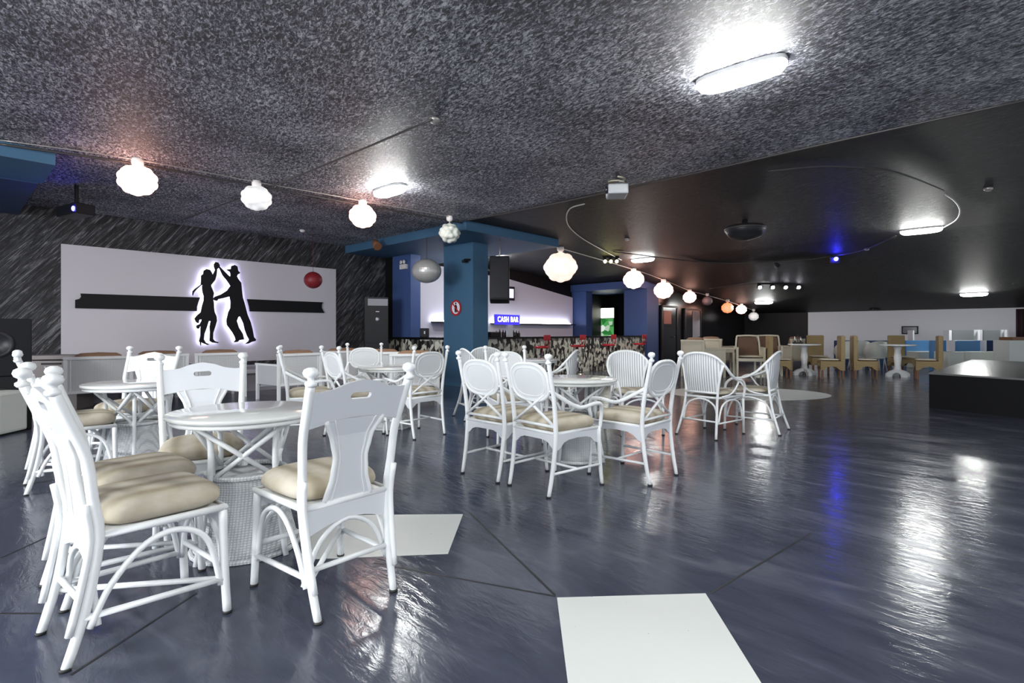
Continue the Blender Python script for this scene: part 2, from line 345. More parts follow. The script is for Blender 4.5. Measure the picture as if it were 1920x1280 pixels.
for nm, poly, lb in (('dancer_cutout', woman, 'black cut-out of a dancing woman with a ponytail, back lit on the white panel'), ('dancer_cutout', man, 'black cut-out of a dancing man in a hat, back lit on the white panel')):
    pts = [lw(x, y, o=.13) for x, y in poly]; q = [(p.dot(U1), p.z) for p in pts]
    m_ = MB(); m_.plate(q, [], .02, lambda a, b, w_: R(a, TL-.13+w_, b)); o = tag(m_.build(nm, M['black']), lb, 'wall figure')
    cx = sum(p[0] for p in q)/len(q)
    m_ = MB(); m_.plate([(cx+(a-cx)*.98, b) for a, b in q], [], .008, lambda a, b, w_: R(a, TL-.105+w_, b)); lt = m_.build('back_light', M['back_led'], o); lt['label'] = 'cool white light strip behind the figure'

TB = 12.4
# blue soffit + main column
hs = CE-.18
struct('trim_4', wallbox(SM, 9.56, 7.49, 12.35, hs, CE+.01), M['blue'], 'petrol blue dropped beam above the main column')
b0 = ons(887, 7.75, z=0); t0 = b0.dot(U2); t1 = ons(832, 7.75, z=0).dot(U2); s1c = ont(915, t0, z=0).dot(U1)
column = wallbox(7.75, s1c, t0, t1, 0, hs).build('column', M['blue']); tag(column, 'petrol blue square column in the middle of the room carrying a red round sign', 'column', kind='structure')
# blue soffit top left
z5 = CE-.16
e1 = cl(104, 284); se, te = e1.dot(U1), e1.dot(U2)
struct('trim_5', wallbox(SB+1, se, te, te+1.1, z5, CE+.01), M['blue'], 'blue beam at the left edge of the ceiling')
struct('trim_6', wallbox(SB+1, se-.05, te+1.1, te+4.0, z5-.02, z5+.15), M['booth_navy'], 'deeper underside of the blue beam at the left edge, its shade painted navy')  # navy colour stands for shade on the beam's deeper underside
# short blue wall left of the bar opening
sA = 7.9
struct('wall_bar', wallbox(sA, sA+.3, ons(770, sA, z=0).dot(U2), ons(736, sA, z=0).dot(U2), 0, hs), M['blue_bar'], 'blue wall pier left of the bar opening').name = 'wall_bar_pier'
struct('wall_alcove', wallbox(s_end+.002, s_end+.12, ons(741, sA, z=0).dot(U2)+.005, TB+.1, 0, CE), M['black'], 'black return wall beside the drinks cooler')
# white bar back wall
top = [(700,455),(954,523),(1074,558)]
wbm = MB(); pts = [ont(x, TB, y=y) for x, y in top]; 
out = [(8.05, 0), (pts[-1].dot(U1), 0), (pts[-1].dot(U1), pts[-1].z), (pts[1].dot(U1), pts[1].z), (8.05, 3.28)]
wbm.plate(out, [], .12, lambda a, b, w_: R(a, TB+.06+w_, b)); struct('wall_back', wbm, M['lilac_wall'], 'lilac white wall behind the bar')
wbm = wallbox(8.05, S1, TB+.13, TB+.2, 0, CE); struct('wall_back', wbm, M['black'], 'black wall above the white bar wall')
# blue column right of the white wall, bar beam, blue pier
sC = 17.3
tq = ons(1213, sC, z=0).dot(U2); tr = ons(1170, sC, z=0).dot(U2); s2 = ont(1235, tq, z=0).dot(U1)
tag(wallbox(sC, s2, tq, tr, 0, ceil_z(sC)).build('column', M['blue_bar']), 'royal blue column at the right end of the bar', 'column', kind='structure')
sD = 18.2; sP = 16.78
tag(wallbox(sP, sP+.4, ons(1099, sP, z=0).dot(U2), TB+.1, 0, ceil_z(sP)-.05).build('column', M['blue_bar']), 'narrow royal blue pier between the white bar wall and the lit cooler', 'column', kind='structure')
struct('trim_7', wallbox(16.7, sD+1.2, tq-.02, TB+.1, ceil_z(sC)-.24, ceil_z(sC)+.02), M['blue_bar'], 'blue beam above the right end of the bar')
struct('wall_recess', wallbox(sD+1.0, sD+1.15, tr-.6, TB+.1, 0, 3.2), M['black'], 'black recess wall behind the lit cooler')
# black walls at the far side
struct('wall_far', wallbox(s2-.02, S1, tq+.02, tq+.15, 0, ceil_z(s2)), M['black_gloss'], 'black gloss wall running from the bar to the far corner')
tw = ons(1515, S1, z=0).dot(U2); tv = ons(1905, S1, z=0).dot(U2)
struct('wall_far', wallbox(S1-.02, S1+.15, tw, tq+.1, 0, CE), M['black'], 'black section of the far wall')
struct('wall_far', wallbox(S1, S1+.15, tv-.6, tw, 0, CE), M['white_wall'], 'white far wall behind the booths')
struct('wall_right', wallbox(21.6, S1, tv-.7, tv-.6, 0, CE), M['black'], 'black right wall in the far corner')
cb = MB()
for k in range(10):
    a = tv-.04-k*.06; cb.tube([R(S1-.12+.03*(k%2), a, .9), R(S1-.12+.03*(k%2), a, ceil_z(S1)-.05)], .045, 8)
tag(cb.build('curtain', M['curtain']), 'dark maroon curtain hanging at the right end of the far white wall', 'curtain')
# doors in the black wall
def on_far(x, o=0.02): return ont(x, tq-o, z=0).dot(U1)
def door(name, xa, xb, zt, label, poster=None):
    a, b = on_far(xa), on_far(xb)
    d = struct(name, wallbox(a, b, tq-.05, tq+.01, 0, zt), M['black_gloss'], label)
    fr = MB(); 
    for s_ in (a, b): fr.prism([R(s_-.04,tq-.08), R(s_+.04,tq-.08), R(s_+.04,tq-.02), R(s_-.04,tq-.02)], 0, zt)
    fr.prism([R(a,tq-.08), R(b,tq-.08), R(b,tq-.02), R(a,tq-.02)], zt-.03, zt+.05); fr.build('door_frame', M['grey_dark'], d)
    if poster:
        ps = MB(); ps.prism([R(a+.12,tq-.065), R(b-.5,tq-.065), R(b-.5,tq-.052), R(a+.12,tq-.052)], poster[0], poster[1]); ps.build('poster', M['poster'], d)['label'] = 'orange and red poster on the door glass'
    h = MB(); hs_ = b-.25; h.tube([R(hs_,tq-.05,1.0), R(hs_,tq-.12,1.0), R(hs_-.15,tq-.12,1.0)], .018, 6); h.build('door_handle', M['chrome'], d)
door('door_1', 1240, 1268, 2.15, 'dark glass door with an orange red poster beside the blue column', (1.5, 2.0))
door('door_2', 1283, 1312, 2.1, 'second dark door further along the black wall')
door_glint = wallbox(on_far(1297), on_far(1310), tq-.075, tq-.055, .9, 2.05).build('wall_panel_or_glint', M['ledge']); tag(door_glint, 'narrow grey strip painted as a light reflection on the second dark door', 'panel')  # light reflection on the dark door, modelled as a grey strip

# assumed daylight window, unseen behind the camera on the left, lights the room
wc = Vector((-7.6,-3.6,1.75)); wn = Vector((.76,.65,0)); wt = Vector((-wn.y, wn.x, 0))
m_ = MB(); m_.quad(wc-wt*2.2-Vector((0,0,.95)), wc+wt*2.2-Vector((0,0,.95)), wc+wt*2.2+Vector((0,0,.95)), wc-wt*2.2+Vector((0,0,.95)))
wd_ = MB()
for k in (-2.2,-.73,.73,2.2): q = wc+wt*k+wn*.03; wd_.tube([q-Vector((0,0,1)), q+Vector((0,0,1))], .04, 4)
for k in (-.97,.97): wd_.tube([wc-wt*2.25+wn*.03+Vector((0,0,k)), wc+wt*2.25+wn*.03+Vector((0,0,k))], .04, 4)
w1_ = struct('window_assumed_1', wd_, M['white_wall'], 'assumed bright window, unseen behind the camera on the left'); m_.build('pane', mat('assumed_window_pane', (.9,.9,.9), .5, emit=(.93,.97,1), es=WIN_E), w1_)
# floor joints, painted white shapes
def joint(x0, y0, x1, y1, wd=.006):
    a, b = fl(x0, y0), fl(x1, y1); t = (b-a).normalized(); nrm = Vector((-t.y, t.x, 0))*wd
    return [a-nrm, b-nrm, b+nrm, a+nrm]
for i, l_ in enumerate([(0,1046.5,240,938),(132,1266,368,1112),(1333,1112,1520,1000),(880,960,1040,1115),(0,1150,84,1150),(700,1055,1042,1118)]):
    q = joint(*l_); m_ = MB(); m_.prism([(p.x, p.y) for p in q], -.001, .0012); struct('trim_%d' % (10+i), m_, M['joint'], 'saw cut joint in the slate floor')
def painted(pts, label, name='floor_paint'):
    m_ = MB(); P = [fl(x, y) for x, y in pts]
    if (P[1]-P[0]).cross(P[2]-P[1]).z < 0: P = P[::-1]
    m_.prism([(p.x, p.y) for p in P], 0.0, .002); return tag(m_.build(name, M['tile']), label, 'floor marking', kind='structure')
P = [(1044.4,1120.5),(1322.8,1112.6),(1470,1349),(1075,1360)]
painted(P, 'large white painted square on the floor in the foreground', 'floor_square')
painted([(600,966),(868,964),(840,1038),(560,1049)], 'white painted square on the floor behind the nearest chair', 'floor_square')
c = fl(1400, 737); e1_ = fl(1559, 740); rad = (e1_-c).length
m_ = MB(); m_.prism([(c.x+rad*math.cos(a*PI/32), c.y+1.0*rad*.72*math.sin(a*PI/32)) for a in range(64)], 0, .002); tag(m_.build('floor_circle', M['tile']), 'white painted disc on the dance floor', 'floor marking', kind='structure')
def flatten(*a): pass

# ---------------------------------------------------------------- ceiling: lights, conduits
def fixture_maker():
    t = thing('ceiling_light', '', 'light')
    ov = lambda hl, hw, k=40: [(hl*math.copysign(abs(math.cos(a))**.62, math.cos(a)), hw*math.copysign(abs(math.sin(a))**.72, math.sin(a))) for a in [2*PI*i/k+.01 for i in range(k)]]
    b = MB(); b.prism(ov(.35,.122), -.032, 0); b.build('housing', M['fix_body'], t)
    d = MB(); nn = 40; vs = []
    for (q_, z_) in ((1,-.031),(.98,-.055),(.9,-.08),(.7,-.098),(.35,-.107)):
        vs += [(x, y, z_) for x, y in ov(.345*(q_*.6+.4), .12*q_)]
    d.add(vs, [[i*nn+j, i*nn+(j+1)%nn, (i+1)*nn+(j+1)%nn, (i+1)*nn+j] for i in range(4) for j in range(nn)]+[[4*nn+j for j in range(nn)]], True); d.build('diffuser', M['tube'], t)
    return t
KF = Kind(fixture_maker)
def fixture(x, y, label, ang=0, sc_=1):
    p = cl(x, y); s = p.dot(U1)
    o = KF.put(label, p.x, p.y, 0, 1, z=p.z+.0, group='oval fluorescent ceiling lights')
    tilt = math.atan(SL) if s > S0 else 0
    mz = Matrix.Rotation(math.atan2(U2.y, U2.x)+ang, 4, 'Z')
    if tilt: mz = Matrix.Rotation(A1, 4, 'Z') @ Matrix.Rotation(tilt, 4, 'Y') @ Matrix.Rotation(PI/2+ang, 4, 'Z')
    o.rotation_euler = mz.to_euler(); o.scale = (sc_, sc_, 1)
    return o
fixture(1387, 132, 'largest lit fluorescent light on the silver stucco ceiling at upper right', ang=.03)
fixture(731, 352, 'lit fluorescent light on the silver stucco ceiling above the third hanging lamp')
fixture(1727, 428, 'lit fluorescent light on the black ceiling inside the curved pale cable at the right')
fixture(1205, 484, 'lit fluorescent light on the black ceiling above the row of hanging lamps')
fixture(1432, 565, 'small distant lit fluorescent light on the black ceiling above the last hanging lamp')
fixture(1826, 549, 'distant lit fluorescent light on the black ceiling above the white far wall')
for s_, t_, z_, lb in ((9.1,10.2,hs,'hidden light added under the blue beam behind the column'), (10.78,10.6,CE,'hidden light added over the bar behind the hanging loudspeaker')):  # hidden fixtures added to brighten the wall behind the bar
    q = R(s_, t_, z_); o = KF.put(lb, q.x, q.y, 0, 1, z=z_, group='hidden lights added over the bar'); o.rotation_euler = (0, 0, A1); o.scale = (.6,.8,1)
for i, (x, y) in enumerate([(-3.2,-1.2), (.6,-2.2), (3.9,-.6), (-5.2,2.4), (7.2,1.5), (-1.2,-4.6)]):  # unseen fill lights, added to brighten the near half of the room
    o = KF.put('unseen fill light added on the stucco ceiling around the camera', x, y, 0, 1, z=CE, group='unseen fill lights added around the camera')
    o.rotation_euler = (0, 0, math.atan2(U2.y, U2.x)); o.scale = (1.6, 1.6, 1)

def wire(pts, r, m_, name, label, cat='cable', drop=.02, sub=6):
    b = MB(); P = [cl(x, y) - Vector((0,0,drop)) for x, y in pts]; b.tube(P, r, 6, sub=sub if len(P) > 2 else 0)
    return tag(b.build(name, m_), label, cat)
wire([(0,264),(130,283),(257,302),(480,344),(679,380),(843,410),(875,416)], .014, M['cable_dark'], 'conduit', 'dark conduit carrying the first four hanging lamps', 'conduit', .035)
wire([(0,259),(257,296),(480,338),(679,374),(843,404),(870,411)], .007, M['steel'], 'cable', 'thin bright cable running beside the brown conduit at the left', 'cable', .02)
wire([(905,422),(1047,462),(1187,503),(1244,523),(1293,543),(1326,552),(1364,563),(1390,572),(1412,580)], .012, M['cable_white'], 'conduit', 'pale conduit carrying the far hanging lamps on the black ceiling', 'conduit', .03)
wire([(340,410),(430,376),(515,343),(660,283),(810,218)], .013, M['cable_dark'], 'conduit', 'dark conduit crossing the silver ceiling from the left wall', 'conduit', .03)
wire([(870,412),(1007,386),(1130,360),(1240,336),(1530,270),(1920,184)], .013, M['cable_dark'], 'conduit', 'dark conduit along the edge between the silver and black ceilings', 'conduit', .02)
wire([(1096,380),(1070,388),(1062,405),(1068,424),(1090,444),(1120,462),(1165,486)], .011, M['cable_white'], 'cable', 'pale curved cable below the projector')
wire([(1440,318),(1540,309),(1640,313),(1700,326),(1768,354)], .011, M['cable_dark'], 'cable', 'dark curved cable across the black ceiling')
wire([(1772,362),(1790,374),(1800,392),(1793,410),(1770,424)], .012, M['cable_white'], 'cable', 'pale hooked cable leading into the right fluorescent light')
wire([(1680,440),(1620,467),(1565,478),(1500,487),(1400,492),(1300,488),(1150,470)], .013, M['cable_dark'], 'cable', 'dark cable running left from the right fluorescent light')
wire([(1487,536),(1430,530),(1386,533),(1330,540)], .014, M['cable_dark'], 'cable', 'dark cable leading to the row of four white spots')

# hanging lamps
def petal_dirs():
    g = (1+5**.5)/2; V = []
    for a in (-1,1):
        for b in (-1,1): V += [Vector((0,a,b*g)), Vector((a,b*g,0)), Vector((b*g,0,a))]
    D = []
    for i in range(12):
        for j in range(i):
            if (V[i]-V[j]).length < 2.1: D.append((V[i]+V[j]).normalized())
    return D
PD = petal_dirs()
def shade(r, sq=.88, sub=4, amp=.13):
    bm = bmesh.new(); bmesh.ops.create_icosphere(bm, subdivisions=sub, radius=1)
    for q in bm.verts:
        d = q.co.normalized(); a = max(d.dot(e) for e in PD); ang = math.acos(min(1, a))
        rr = r*(1+amp*.45-amp*(ang/.37)**2); q.co = Vector((d.x*rr, d.y*rr, d.z*rr*sq))
    m_ = MB(); bm.verts.index_update(); m_.add([q.co.copy() for q in bm.verts], [[q.index for q in f.verts] for f in bm.faces], True); bm.free(); return m_
lamps = [ # canopy px, shade centre px, px width, material, label
 (257,300,258,338,80,'lamp_lit','glowing petal lampshade, first and leftmost of the hanging row'),
 (480,342,481,371,60,'lamp_white','white unlit petal lampshade, second in the hanging row'),
 (679,378,680,405,52,'lamp_lit','glowing petal lampshade beside the ceiling light, third in the hanging row'),
 (843,408,843,437,40,'lamp_off','unlit ruffled white lampshade in front of the blue beam'),
 (1047,465,1051,501,64,'lamp_soft','large cream lit petal lampshade right of the blue beam'),
 (1187,506,1188,524,40,'lamp_lit','glowing petal lampshade just under the ceiling light by the bar'),
 (1244,526,1244,544,37,'lamp_lit','glowing petal lampshade above the dark glass door'),
 (1293,545,1293,557,26,'lamp_lit','small glowing lampshade left of the unlit grey one'),
 (1326,553,1326,564,21,'lamp_grey','small unlit grey pink lampshade in the far hanging row'),
 (1364,564,1364,577,24,'lamp_orange','small orange lampshade in the far hanging row'),
 (1390,572,1390,580,21,'lamp_lit','small glowing lampshade right of the orange one'),
 (1412,582,1413,593,20,'lamp_white','small white lampshade, last in the far hanging row')]
for (cx, cy, sx, sy, pw, mk, lb) in lamps:
    p = cl(cx, cy-3); d = p.y; q = at(sx, sy, d); st = math.sqrt(1+((sx-960)/F)**2); r = pw/2*d/F/st/1.04
    t = thing('hanging_lamp', lb, 'lamp', (q.x, q.y, p.z), group='petal lampshades hanging in a row')
    m_ = MB(); rc = min(.085, r*.32); m_.lathe([(rc*.9,0),(rc,-.02),(rc,-rc*1.0),(rc*.75,-rc*1.5),(rc*.3,-rc*1.7)], 16); m_.build('canopy', M['canopy'], t)
    dz = q.z-p.z; m_ = MB(); m_.tube([(0,0,-rc*1.5),(0,0,dz)], .008, 6); m_.build('cord', M['canopy'], t)
    m_ = shade(r, .88 if pw != 40 or mk == 'lamp_lit' else .92, 4 if pw > 30 else 3, .13 if mk != 'lamp_off' else .2); s_ = m_.build('lamp_shade', M[mk], t); s_.location = (0, 0, dz)

# mirror ball, red ball
q = at(800, 508, 10.9); t = thing('mirror_ball', 'large silver mirror ball hanging left of the blue column', 'mirror ball', q)
m_ = MB(); r = .30; nu, nv = 36, 18
for i in range(nv):
    for j in range(nu):
        a0, a1 = PI*i/nv, PI*(i+1)/nv; b0_, b1_ = 2*PI*j/nu, 2*PI*(j+1)/nu; g = .06*(a1-a0)
        f_ = lambda a, b: (r*math.sin(a)*math.cos(b), r*math.sin(a)*math.sin(b), r*.82*math.cos(a))
        m_.quad(f_(a0,b0_), f_(a0,b1_), f_(a1,b1_), f_(a1,b0_))
m_.build('mirror_sphere', M['mirror'], t); m_ = MB(); m_.tube([(0,0,.2),(0,0,hs-q.z)], .006, 6); m_.build('cord', M['cable_dark'], t)
q = at(587, 525, 10.6); t = thing('paper_ball', 'dark red ball hanging in front of the white wall panel', 'ball', q)
m_ = MB(); m_.lathe([(.001,-.17)]+[(.175*math.cos(a*PI/16), .165*math.sin(a*PI/16)) for a in range(-7,8)]+[(.001,.17)], 20); m_.build('ball_shell', M['red_ball'], t)
m_ = MB(); m_.tube([(0,0,.15),(0,0,CE-q.z)], .004, 6); m_.build('thread', M['red_ball'], t)

# projector on the ceiling edge
p = cl(1157, 326); t = thing('projector', 'silver projector hanging from the ceiling edge with a coiled cable', 'projector', p, math.atan2(U2.y,U2.x)+PI-.9)
m_ = MB(); m_.box(-.17,.17,-.13,.13,-.30,-.17, bev=.02); m_.build('projector_body', M['silver'], t)
m_ = MB(); m_.lathe([(.045,0),(.05,.03),(.035,.035)], 16, mx=Matrix.Translation((.09,-.13,-.235)) @ Matrix.Rotation(PI/2,4,'X')); m_.build('lens', M['screen'], t)
m_ = MB(); m_.box(-.14,-.02,-.135,-.128,-.28,-.20); m_.build('front_grille', M['canopy'], t)
m_ = MB(); m_.tube([(0,0,0),(0,0,-.17)], .02, 8); m_.box(-.15,.15,-.03,.03,-.17,-.155); m_.build('ceiling_mount', M['cable_dark'], t)
m_ = MB(); m_.tube([(-.13+.11*math.cos(a*.7)+.08, .11*math.sin(a*.7), -.05-.006*a) for a in range(19)], .012, 6); m_.build('coiled_cable', M['cushion'], t)

# small ceiling devices
def spots(x, y, nsp, gap, mk, label, r=.03):
    p = cl(x, y-4); t = thing('spot_bar', label, 'spot light', p)
    m_ = MB(); m_.box(-gap*(nsp-1)/2-.06, gap*(nsp-1)/2+.06, -.04,.04,-.06,-.0); m_.build('bar', M['black'], t)
    for k in range(nsp):
        x_ = (k-(nsp-1)/2)*gap; b = MB(); b.lathe([(r*.9,.0),(r*1.25,-.06),(r*1.25,-.13)], 12, c=(x_,0,-.05)); h = b.build('lamp_head', M['black'], t)
        b = MB(); b.lathe([(.001,.012+r),(r*.6,r*.9),(r,r*.3),(r,-r*.3),(r*.6,-r*.9),(.001,-r)], 12, c=(x_,-.03,-.15)); b.build('lens', M[mk], h)
spots(1460, 534, 4, .43, 'spot_white', 'row of four small white spots on the far black ceiling', .06)
spots(1145, 484, 3, .16, 'spot_yellow', 'cluster of yellow spots on the black ceiling beside the large cream lamp', .045)
p = cl(1561, 478); t = thing('effect_light', 'blue stage effect light shining on the black ceiling', 'stage light', p)
m_ = MB(); m_.box(-.14,.14,-.12,.12,-.24,-.06, bev=.02); m_.box(-.02,.02,-.02,.02,-.07,0); m_.build('light_body', M['black'], t)
m_ = MB(); m_.lathe([(.001,.05),(.035,.035),(.05,0),(.035,-.035),(.001,-.05)], 12, c=(0,-.15,-.12)); m_.build('lens', M['spot_blue'], t)
p = cl(1397, 412); t = thing('effect_light', 'dark domed disco effect light on the black ceiling near the middle', 'stage light', p)
m_ = MB(); m_.lathe([(.05,0),(.05,-.1),(.34,-.12),(.36,-.2),(.28,-.32),(.1,-.38),(.001,-.39)], 20); m_.build('light_dome', M['grey_dark'], t)
m_ = MB(); m_.lathe([(.36,-.19),(.37,-.17),(.36,-.15)], 20); m_.build('rim', M['cable_dark'], t)
p = at(150, 396, 7.6); t = thing('projector', 'black projector with a blue lens under the ceiling at the left', 'projector', p, -.5)
m_ = MB(); m_.box(-.42,.16,-.12,.12,-.06,.09, bev=.015); m_.box(-.12,-.08,-.02,.02,.09,CE-p.z); m_.build('projector_body', M['black'], t)
m_ = MB(); m_.lathe([(.001,.02),(.028,.012),(.035,0),(.001,-.01)], 12, mx=Matrix.Translation((.13,-.13,0)) @ Matrix.Rotation(PI/2,4,'X')); m_.build('lens', M['spot_blue'], t)
for x, y, lb in ((567,431,'small white smoke detector on the silver ceiling above the panel'), (815,222,'small round junction disc on the silver ceiling'), (1176,447,'small detector on the black ceiling above the hanging lamps'), (1625,466,'small detector on the black ceiling beside the blue light'), (1853,352,'small detector on the black ceiling at the right edge')):
    p = cl(x, y); m_ = MB(); m_.lathe([(.055,0),(.055,-.02),(.035,-.045),(.001,-.047)], 14, c=p); tag(m_.build('smoke_detector', M['canopy'] if x in (567,) else M['steel']), lb, 'detector')
for x, y, sz, lb in ((706,450,.16,'dark spotlight clamped at the left end of the blue beam'), (1458,497,.09,'small dark lamp on the cable left of the blue light')):
    p = cl(x, y-8); t = thing('spotlight', lb, 'spotlight', p, .6)
    m_ = MB(); m_.tube([(0,0,0),(0,0,-sz*.8)], .015, 6); m_.build('arm', M['cable_dark'], t)
    m_ = MB(); m_.lathe([(sz*.35,-sz*.9),(sz*.5,-sz*.4),(sz*.6,sz*.6),(sz*.5,sz*.6)], 14, mx=Matrix.Translation((0,0,-sz*1.2)) @ Matrix.Rotation(2.2,4,'X')); m_.build('lamp_head', M['wood'] if x == 706 else M['black'], t)
# fan of track spots right of the speaker
p = cl(968, 481); 
q = at(1640, 572, 22); t = thing('loudspeaker', 'small dark speaker box above the far white wall', 'speaker', q)
m_ = MB(); m_.box(-.16,.16,-.12,.12,-.2,.2, bev=.02); m_.build('speaker_cabinet', M['grey_dark'], t); m_ = MB(); m_.lathe([(.1,0),(.09,.02),(.001,.01)], 14, mx=Matrix.Translation((0,-.12,-.03)) @ Matrix.Rotation(PI/2,4,'X')); m_.build('speaker_cone', M['cable_dark'], t)
m_ = MB(); m_.tube([(0,0,.2),(0,0,ceil_z(q.dot(U1))-q.z+.02)], .03, 6); m_.build('hanger', M['cable_dark'], t)

# big speaker hanging on the column
q = at(937, 525, 11.0); t = thing('loudspeaker', 'tall black loudspeaker hanging tilted beside the blue column', 'speaker', q, math.atan2(U1.y,U1.x)-PI/2+.75)
mx = Matrix.Rotation(-.18,4,'X')
m_ = MB(); m_.box(-.2,.2,-.2,.17,-.46,.46, mx=mx, bev=.02); m_.build('speaker_cabinet', M['black'], t)
m_ = MB(); m_.box(-.18,.18,-.215,-.2,-.43,.43, mx=mx); g_ = m_.build('grille', M['grey_dark'], t)
m_ = MB(); m_.tube([(0,.15,.1),(-.25,.3,.25)], .02, 8); m_.tube([(0,0,.42),(0,.1,hs-q.z)], .012, 6); m_.build('wall_bracket', M['steel'], t)
# column fittings
def oncol(x, y, o=0.0): return ons(x, 7.75-o, y=y)
p = oncol(855, 577, .01)
def disc_plane(r0, r1, nseg=28): return ([(r1*math.cos(2*PI*k/nseg), r1*math.sin(2*PI*k/nseg)) for k in range(nseg)], [[(r0*math.cos(2*PI*k/nseg), r0*math.sin(2*PI*k/nseg)) for k in range(nseg)]] if r0 else [])
t = thing('no_entry_sign', 'round red and white prohibition sign on the blue column', 'sign', p)
pf = lambda off: (lambda a, b, w_: U2*(-a)+U1*(-off-w_)+Vector((0,0,b)))
o_, h_ = disc_plane(0, .165); m_ = MB(); m_.plate(o_, [], .008, pf(.0)); m_.build('sign_disc', M['white_wall'], t)
o_, h_ = disc_plane(.135, .175); m_ = MB(); m_.plate(o_, h_, .01, pf(.006)); m_.build('ring', M['sign_red'], t)
m_ = MB(); m_.plate([(-.035,-.1),(.0,-.1),(.01,-.02),(.02,-.1),(.05,-.1),(.04,.02),(.015,.07),(-.02,.07),(-.04,0)], [], .006, pf(.008)); m_.plate([(.022*math.cos(k*PI/5), .1+.022*math.sin(k*PI/5)) for k in range(10)], [], .006, pf(.008)); m_.build('pictogram', M['black'], t)
m_ = MB(); m_.plate([(-.11,.09),(-.09,.11),(.11,-.09),(.09,-.11)], [], .006, pf(.013)); m_.build('bar', M['sign_red'], t)
p = oncol(876, 487, .04); t = thing('security_camera', 'small dark dome camera high on the blue column', 'camera', p)
m_ = MB(); m_.box(-.06,.06,-.05,.05,-.02,.02, mx=Matrix.Rotation(.4,4,'Z')); m_.build('bracket', M['black'], t); m_ = MB(); m_.tube([(0,-.02,-.03),(-.1,-.07,-.04)], .03, 8); m_.build('camera_body', M['black'], t)
p = ons(757, sA-.03, y=497); t = thing('emergency_light', 'white twin spot emergency light high on the blue bar pier', 'emergency light', p, A1-PI/2)
m_ = MB(); m_.box(-.13,.13,-.04,.03,-.1,.02, bev=.01); m_.build('battery_box', M['canopy'], t)
for sx in (-.06,.06): m_ = MB(); m_.lathe([(.03,.03),(.05,-.02),(.05,-.03)], 12, mx=Matrix.Translation((sx,-.02,.075)) @ Matrix.Rotation(PI/2,4,'X') @ Matrix.Rotation(PI,4,'X')); m_.build('lamp_head', M['canopy'], t)

# ---------------------------------------------------------------- bar
tbar = 9.45
sb0 = s1c+.02; sb1 = ont(1209, tbar, z=0).dot(U1)
t = thing('bar_counter', 'long bar counter faced with broken black and cream tile mosaic', 'bar counter', (0,0,0))
wallbox(sb0, sb1, tbar, tbar+.12, 0, 1.02).build('mosaic_front', M['mosaic'], t)
wallbox(7.78, 7.895, 9.40, 11.64, 0, 1.02).build('mosaic_end', M['mosaic'], t)['label'] = 'short end of the mosaic front left of the blue column'
wallbox(sb0-.04, sb1+.04, tbar-.05, tbar+.55, 1.02, 1.07).build('counter_top', M['black_gloss'], t)
wallbox(7.75, 8.45, 9.40, 10.95, 1.02, 1.07).build('counter_top', M['black_gloss'], t)
wallbox(7.75, 7.895, 10.95, 11.64, 1.02, 1.07).build('counter_top', M['black_gloss'], t)
# shelf with LED strip on the white wall
sa_, sb_ = ont(966, TB, z=0).dot(U1), ont(1068, TB, z=0).dot(U1); zsh = ont(1015, TB, y=608).z
t = thing('wall_shelf', 'white shelf with a light strip on the lilac wall behind the bar', 'shelf'); wallbox(sa_-1.2, sb_, TB-.3, TB, zsh-.02, zsh+.02).build('board', M['grey_dark'], t); wallbox(sa_-1.2, sb_-.1, TB-.12, TB-.08, zsh+.025, zsh+.05).build('light_strip', M['led_strip'], t)
sa_, sb_ = ont(808, TB, z=0).dot(U1), ont(840, TB, z=0).dot(U1); t = thing('wall_shelf', 'short shelf with a light strip seen left of the blue column', 'shelf'); wallbox(sa_, sb_+.5, TB-.3, TB, zsh+.0, zsh+.035).build('board', M['grey_dark'], t); wallbox(sa_, sb_+.4, TB-.12, TB-.08, zsh+.04, zsh+.065).build('light_strip', M['led_strip'], t)
# TV behind the bar
t = thing('television', 'small television with a dark frame on the lilac bar wall beside the loudspeaker', 'television'); a, b = ont(940, TB-.15, z=0).dot(U1), ont(963, TB-.15, z=0).dot(U1); z0_, z1_ = ont(955, TB-.15, y=563).z, ont(955, TB-.15, y=537).z
wallbox(a, b, TB-.2, TB-.12, z0_, z1_).build('frame', M['black'], t); wallbox(a+.05, b-.06, TB-.21, TB-.2, z0_+.08, z1_-.08).build('screen', mat('pale_lit_screen', (.3,.3,.45), .3, emit=(.62,.6,.8), es=.9), t); wallbox((a+b)/2-.05, (a+b)/2+.05, TB-.12, TB+.01, z0_+.2, z1_-.2).build('wall_bracket', M['black'], t)
# CASH BAR sign
q0 = ont(928, tbar+.2, y=608); q1 = ont(973, tbar+.2, y=588); a, b = q0.dot(U1), q1.dot(U1); zb_, zt_ = q0.z, ont(928, tbar+.2, y=589).z
t = thing('bar_sign', 'lit blue sign reading CASH BAR standing on the counter', 'sign'); wallbox(a, b, tbar+.17, tbar+.23, zb_, zt_).build('sign_board', M['sign_blue'], t)
wallbox(a+(b-a)*.48, a+(b-a)*.72, tbar+.18, tbar+.22, 1.07, zb_).build('sign_post', M['white_wall'], t)
cu = bpy.data.curves.new('txt', 'FONT'); cu.body = 'CASH BAR'; cu.size = 1; cu.align_x = 'CENTER'; cu.align_y = 'CENTER'; cu.extrude = .01; cu.offset = .012; cu.space_character = 1.12
to = bpy.data.objects.new('txt', cu); C.objects.link(to); bpy.context.view_layer.update()
me = bpy.data.meshes.new_from_object(to.evaluated_get(bpy.context.evaluated_depsgraph_get())); bpy.data.objects.remove(to)
me.materials.clear(); me.materials.append(M['sign_white']); lt = bpy.data.objects.new('lettering', me); C.objects.link(lt); lt.parent = t
wd = max(v_.co.x for v_ in me.vertices)-min(v_.co.x for v_ in me.vertices); k_ = (b-a)*.86/wd
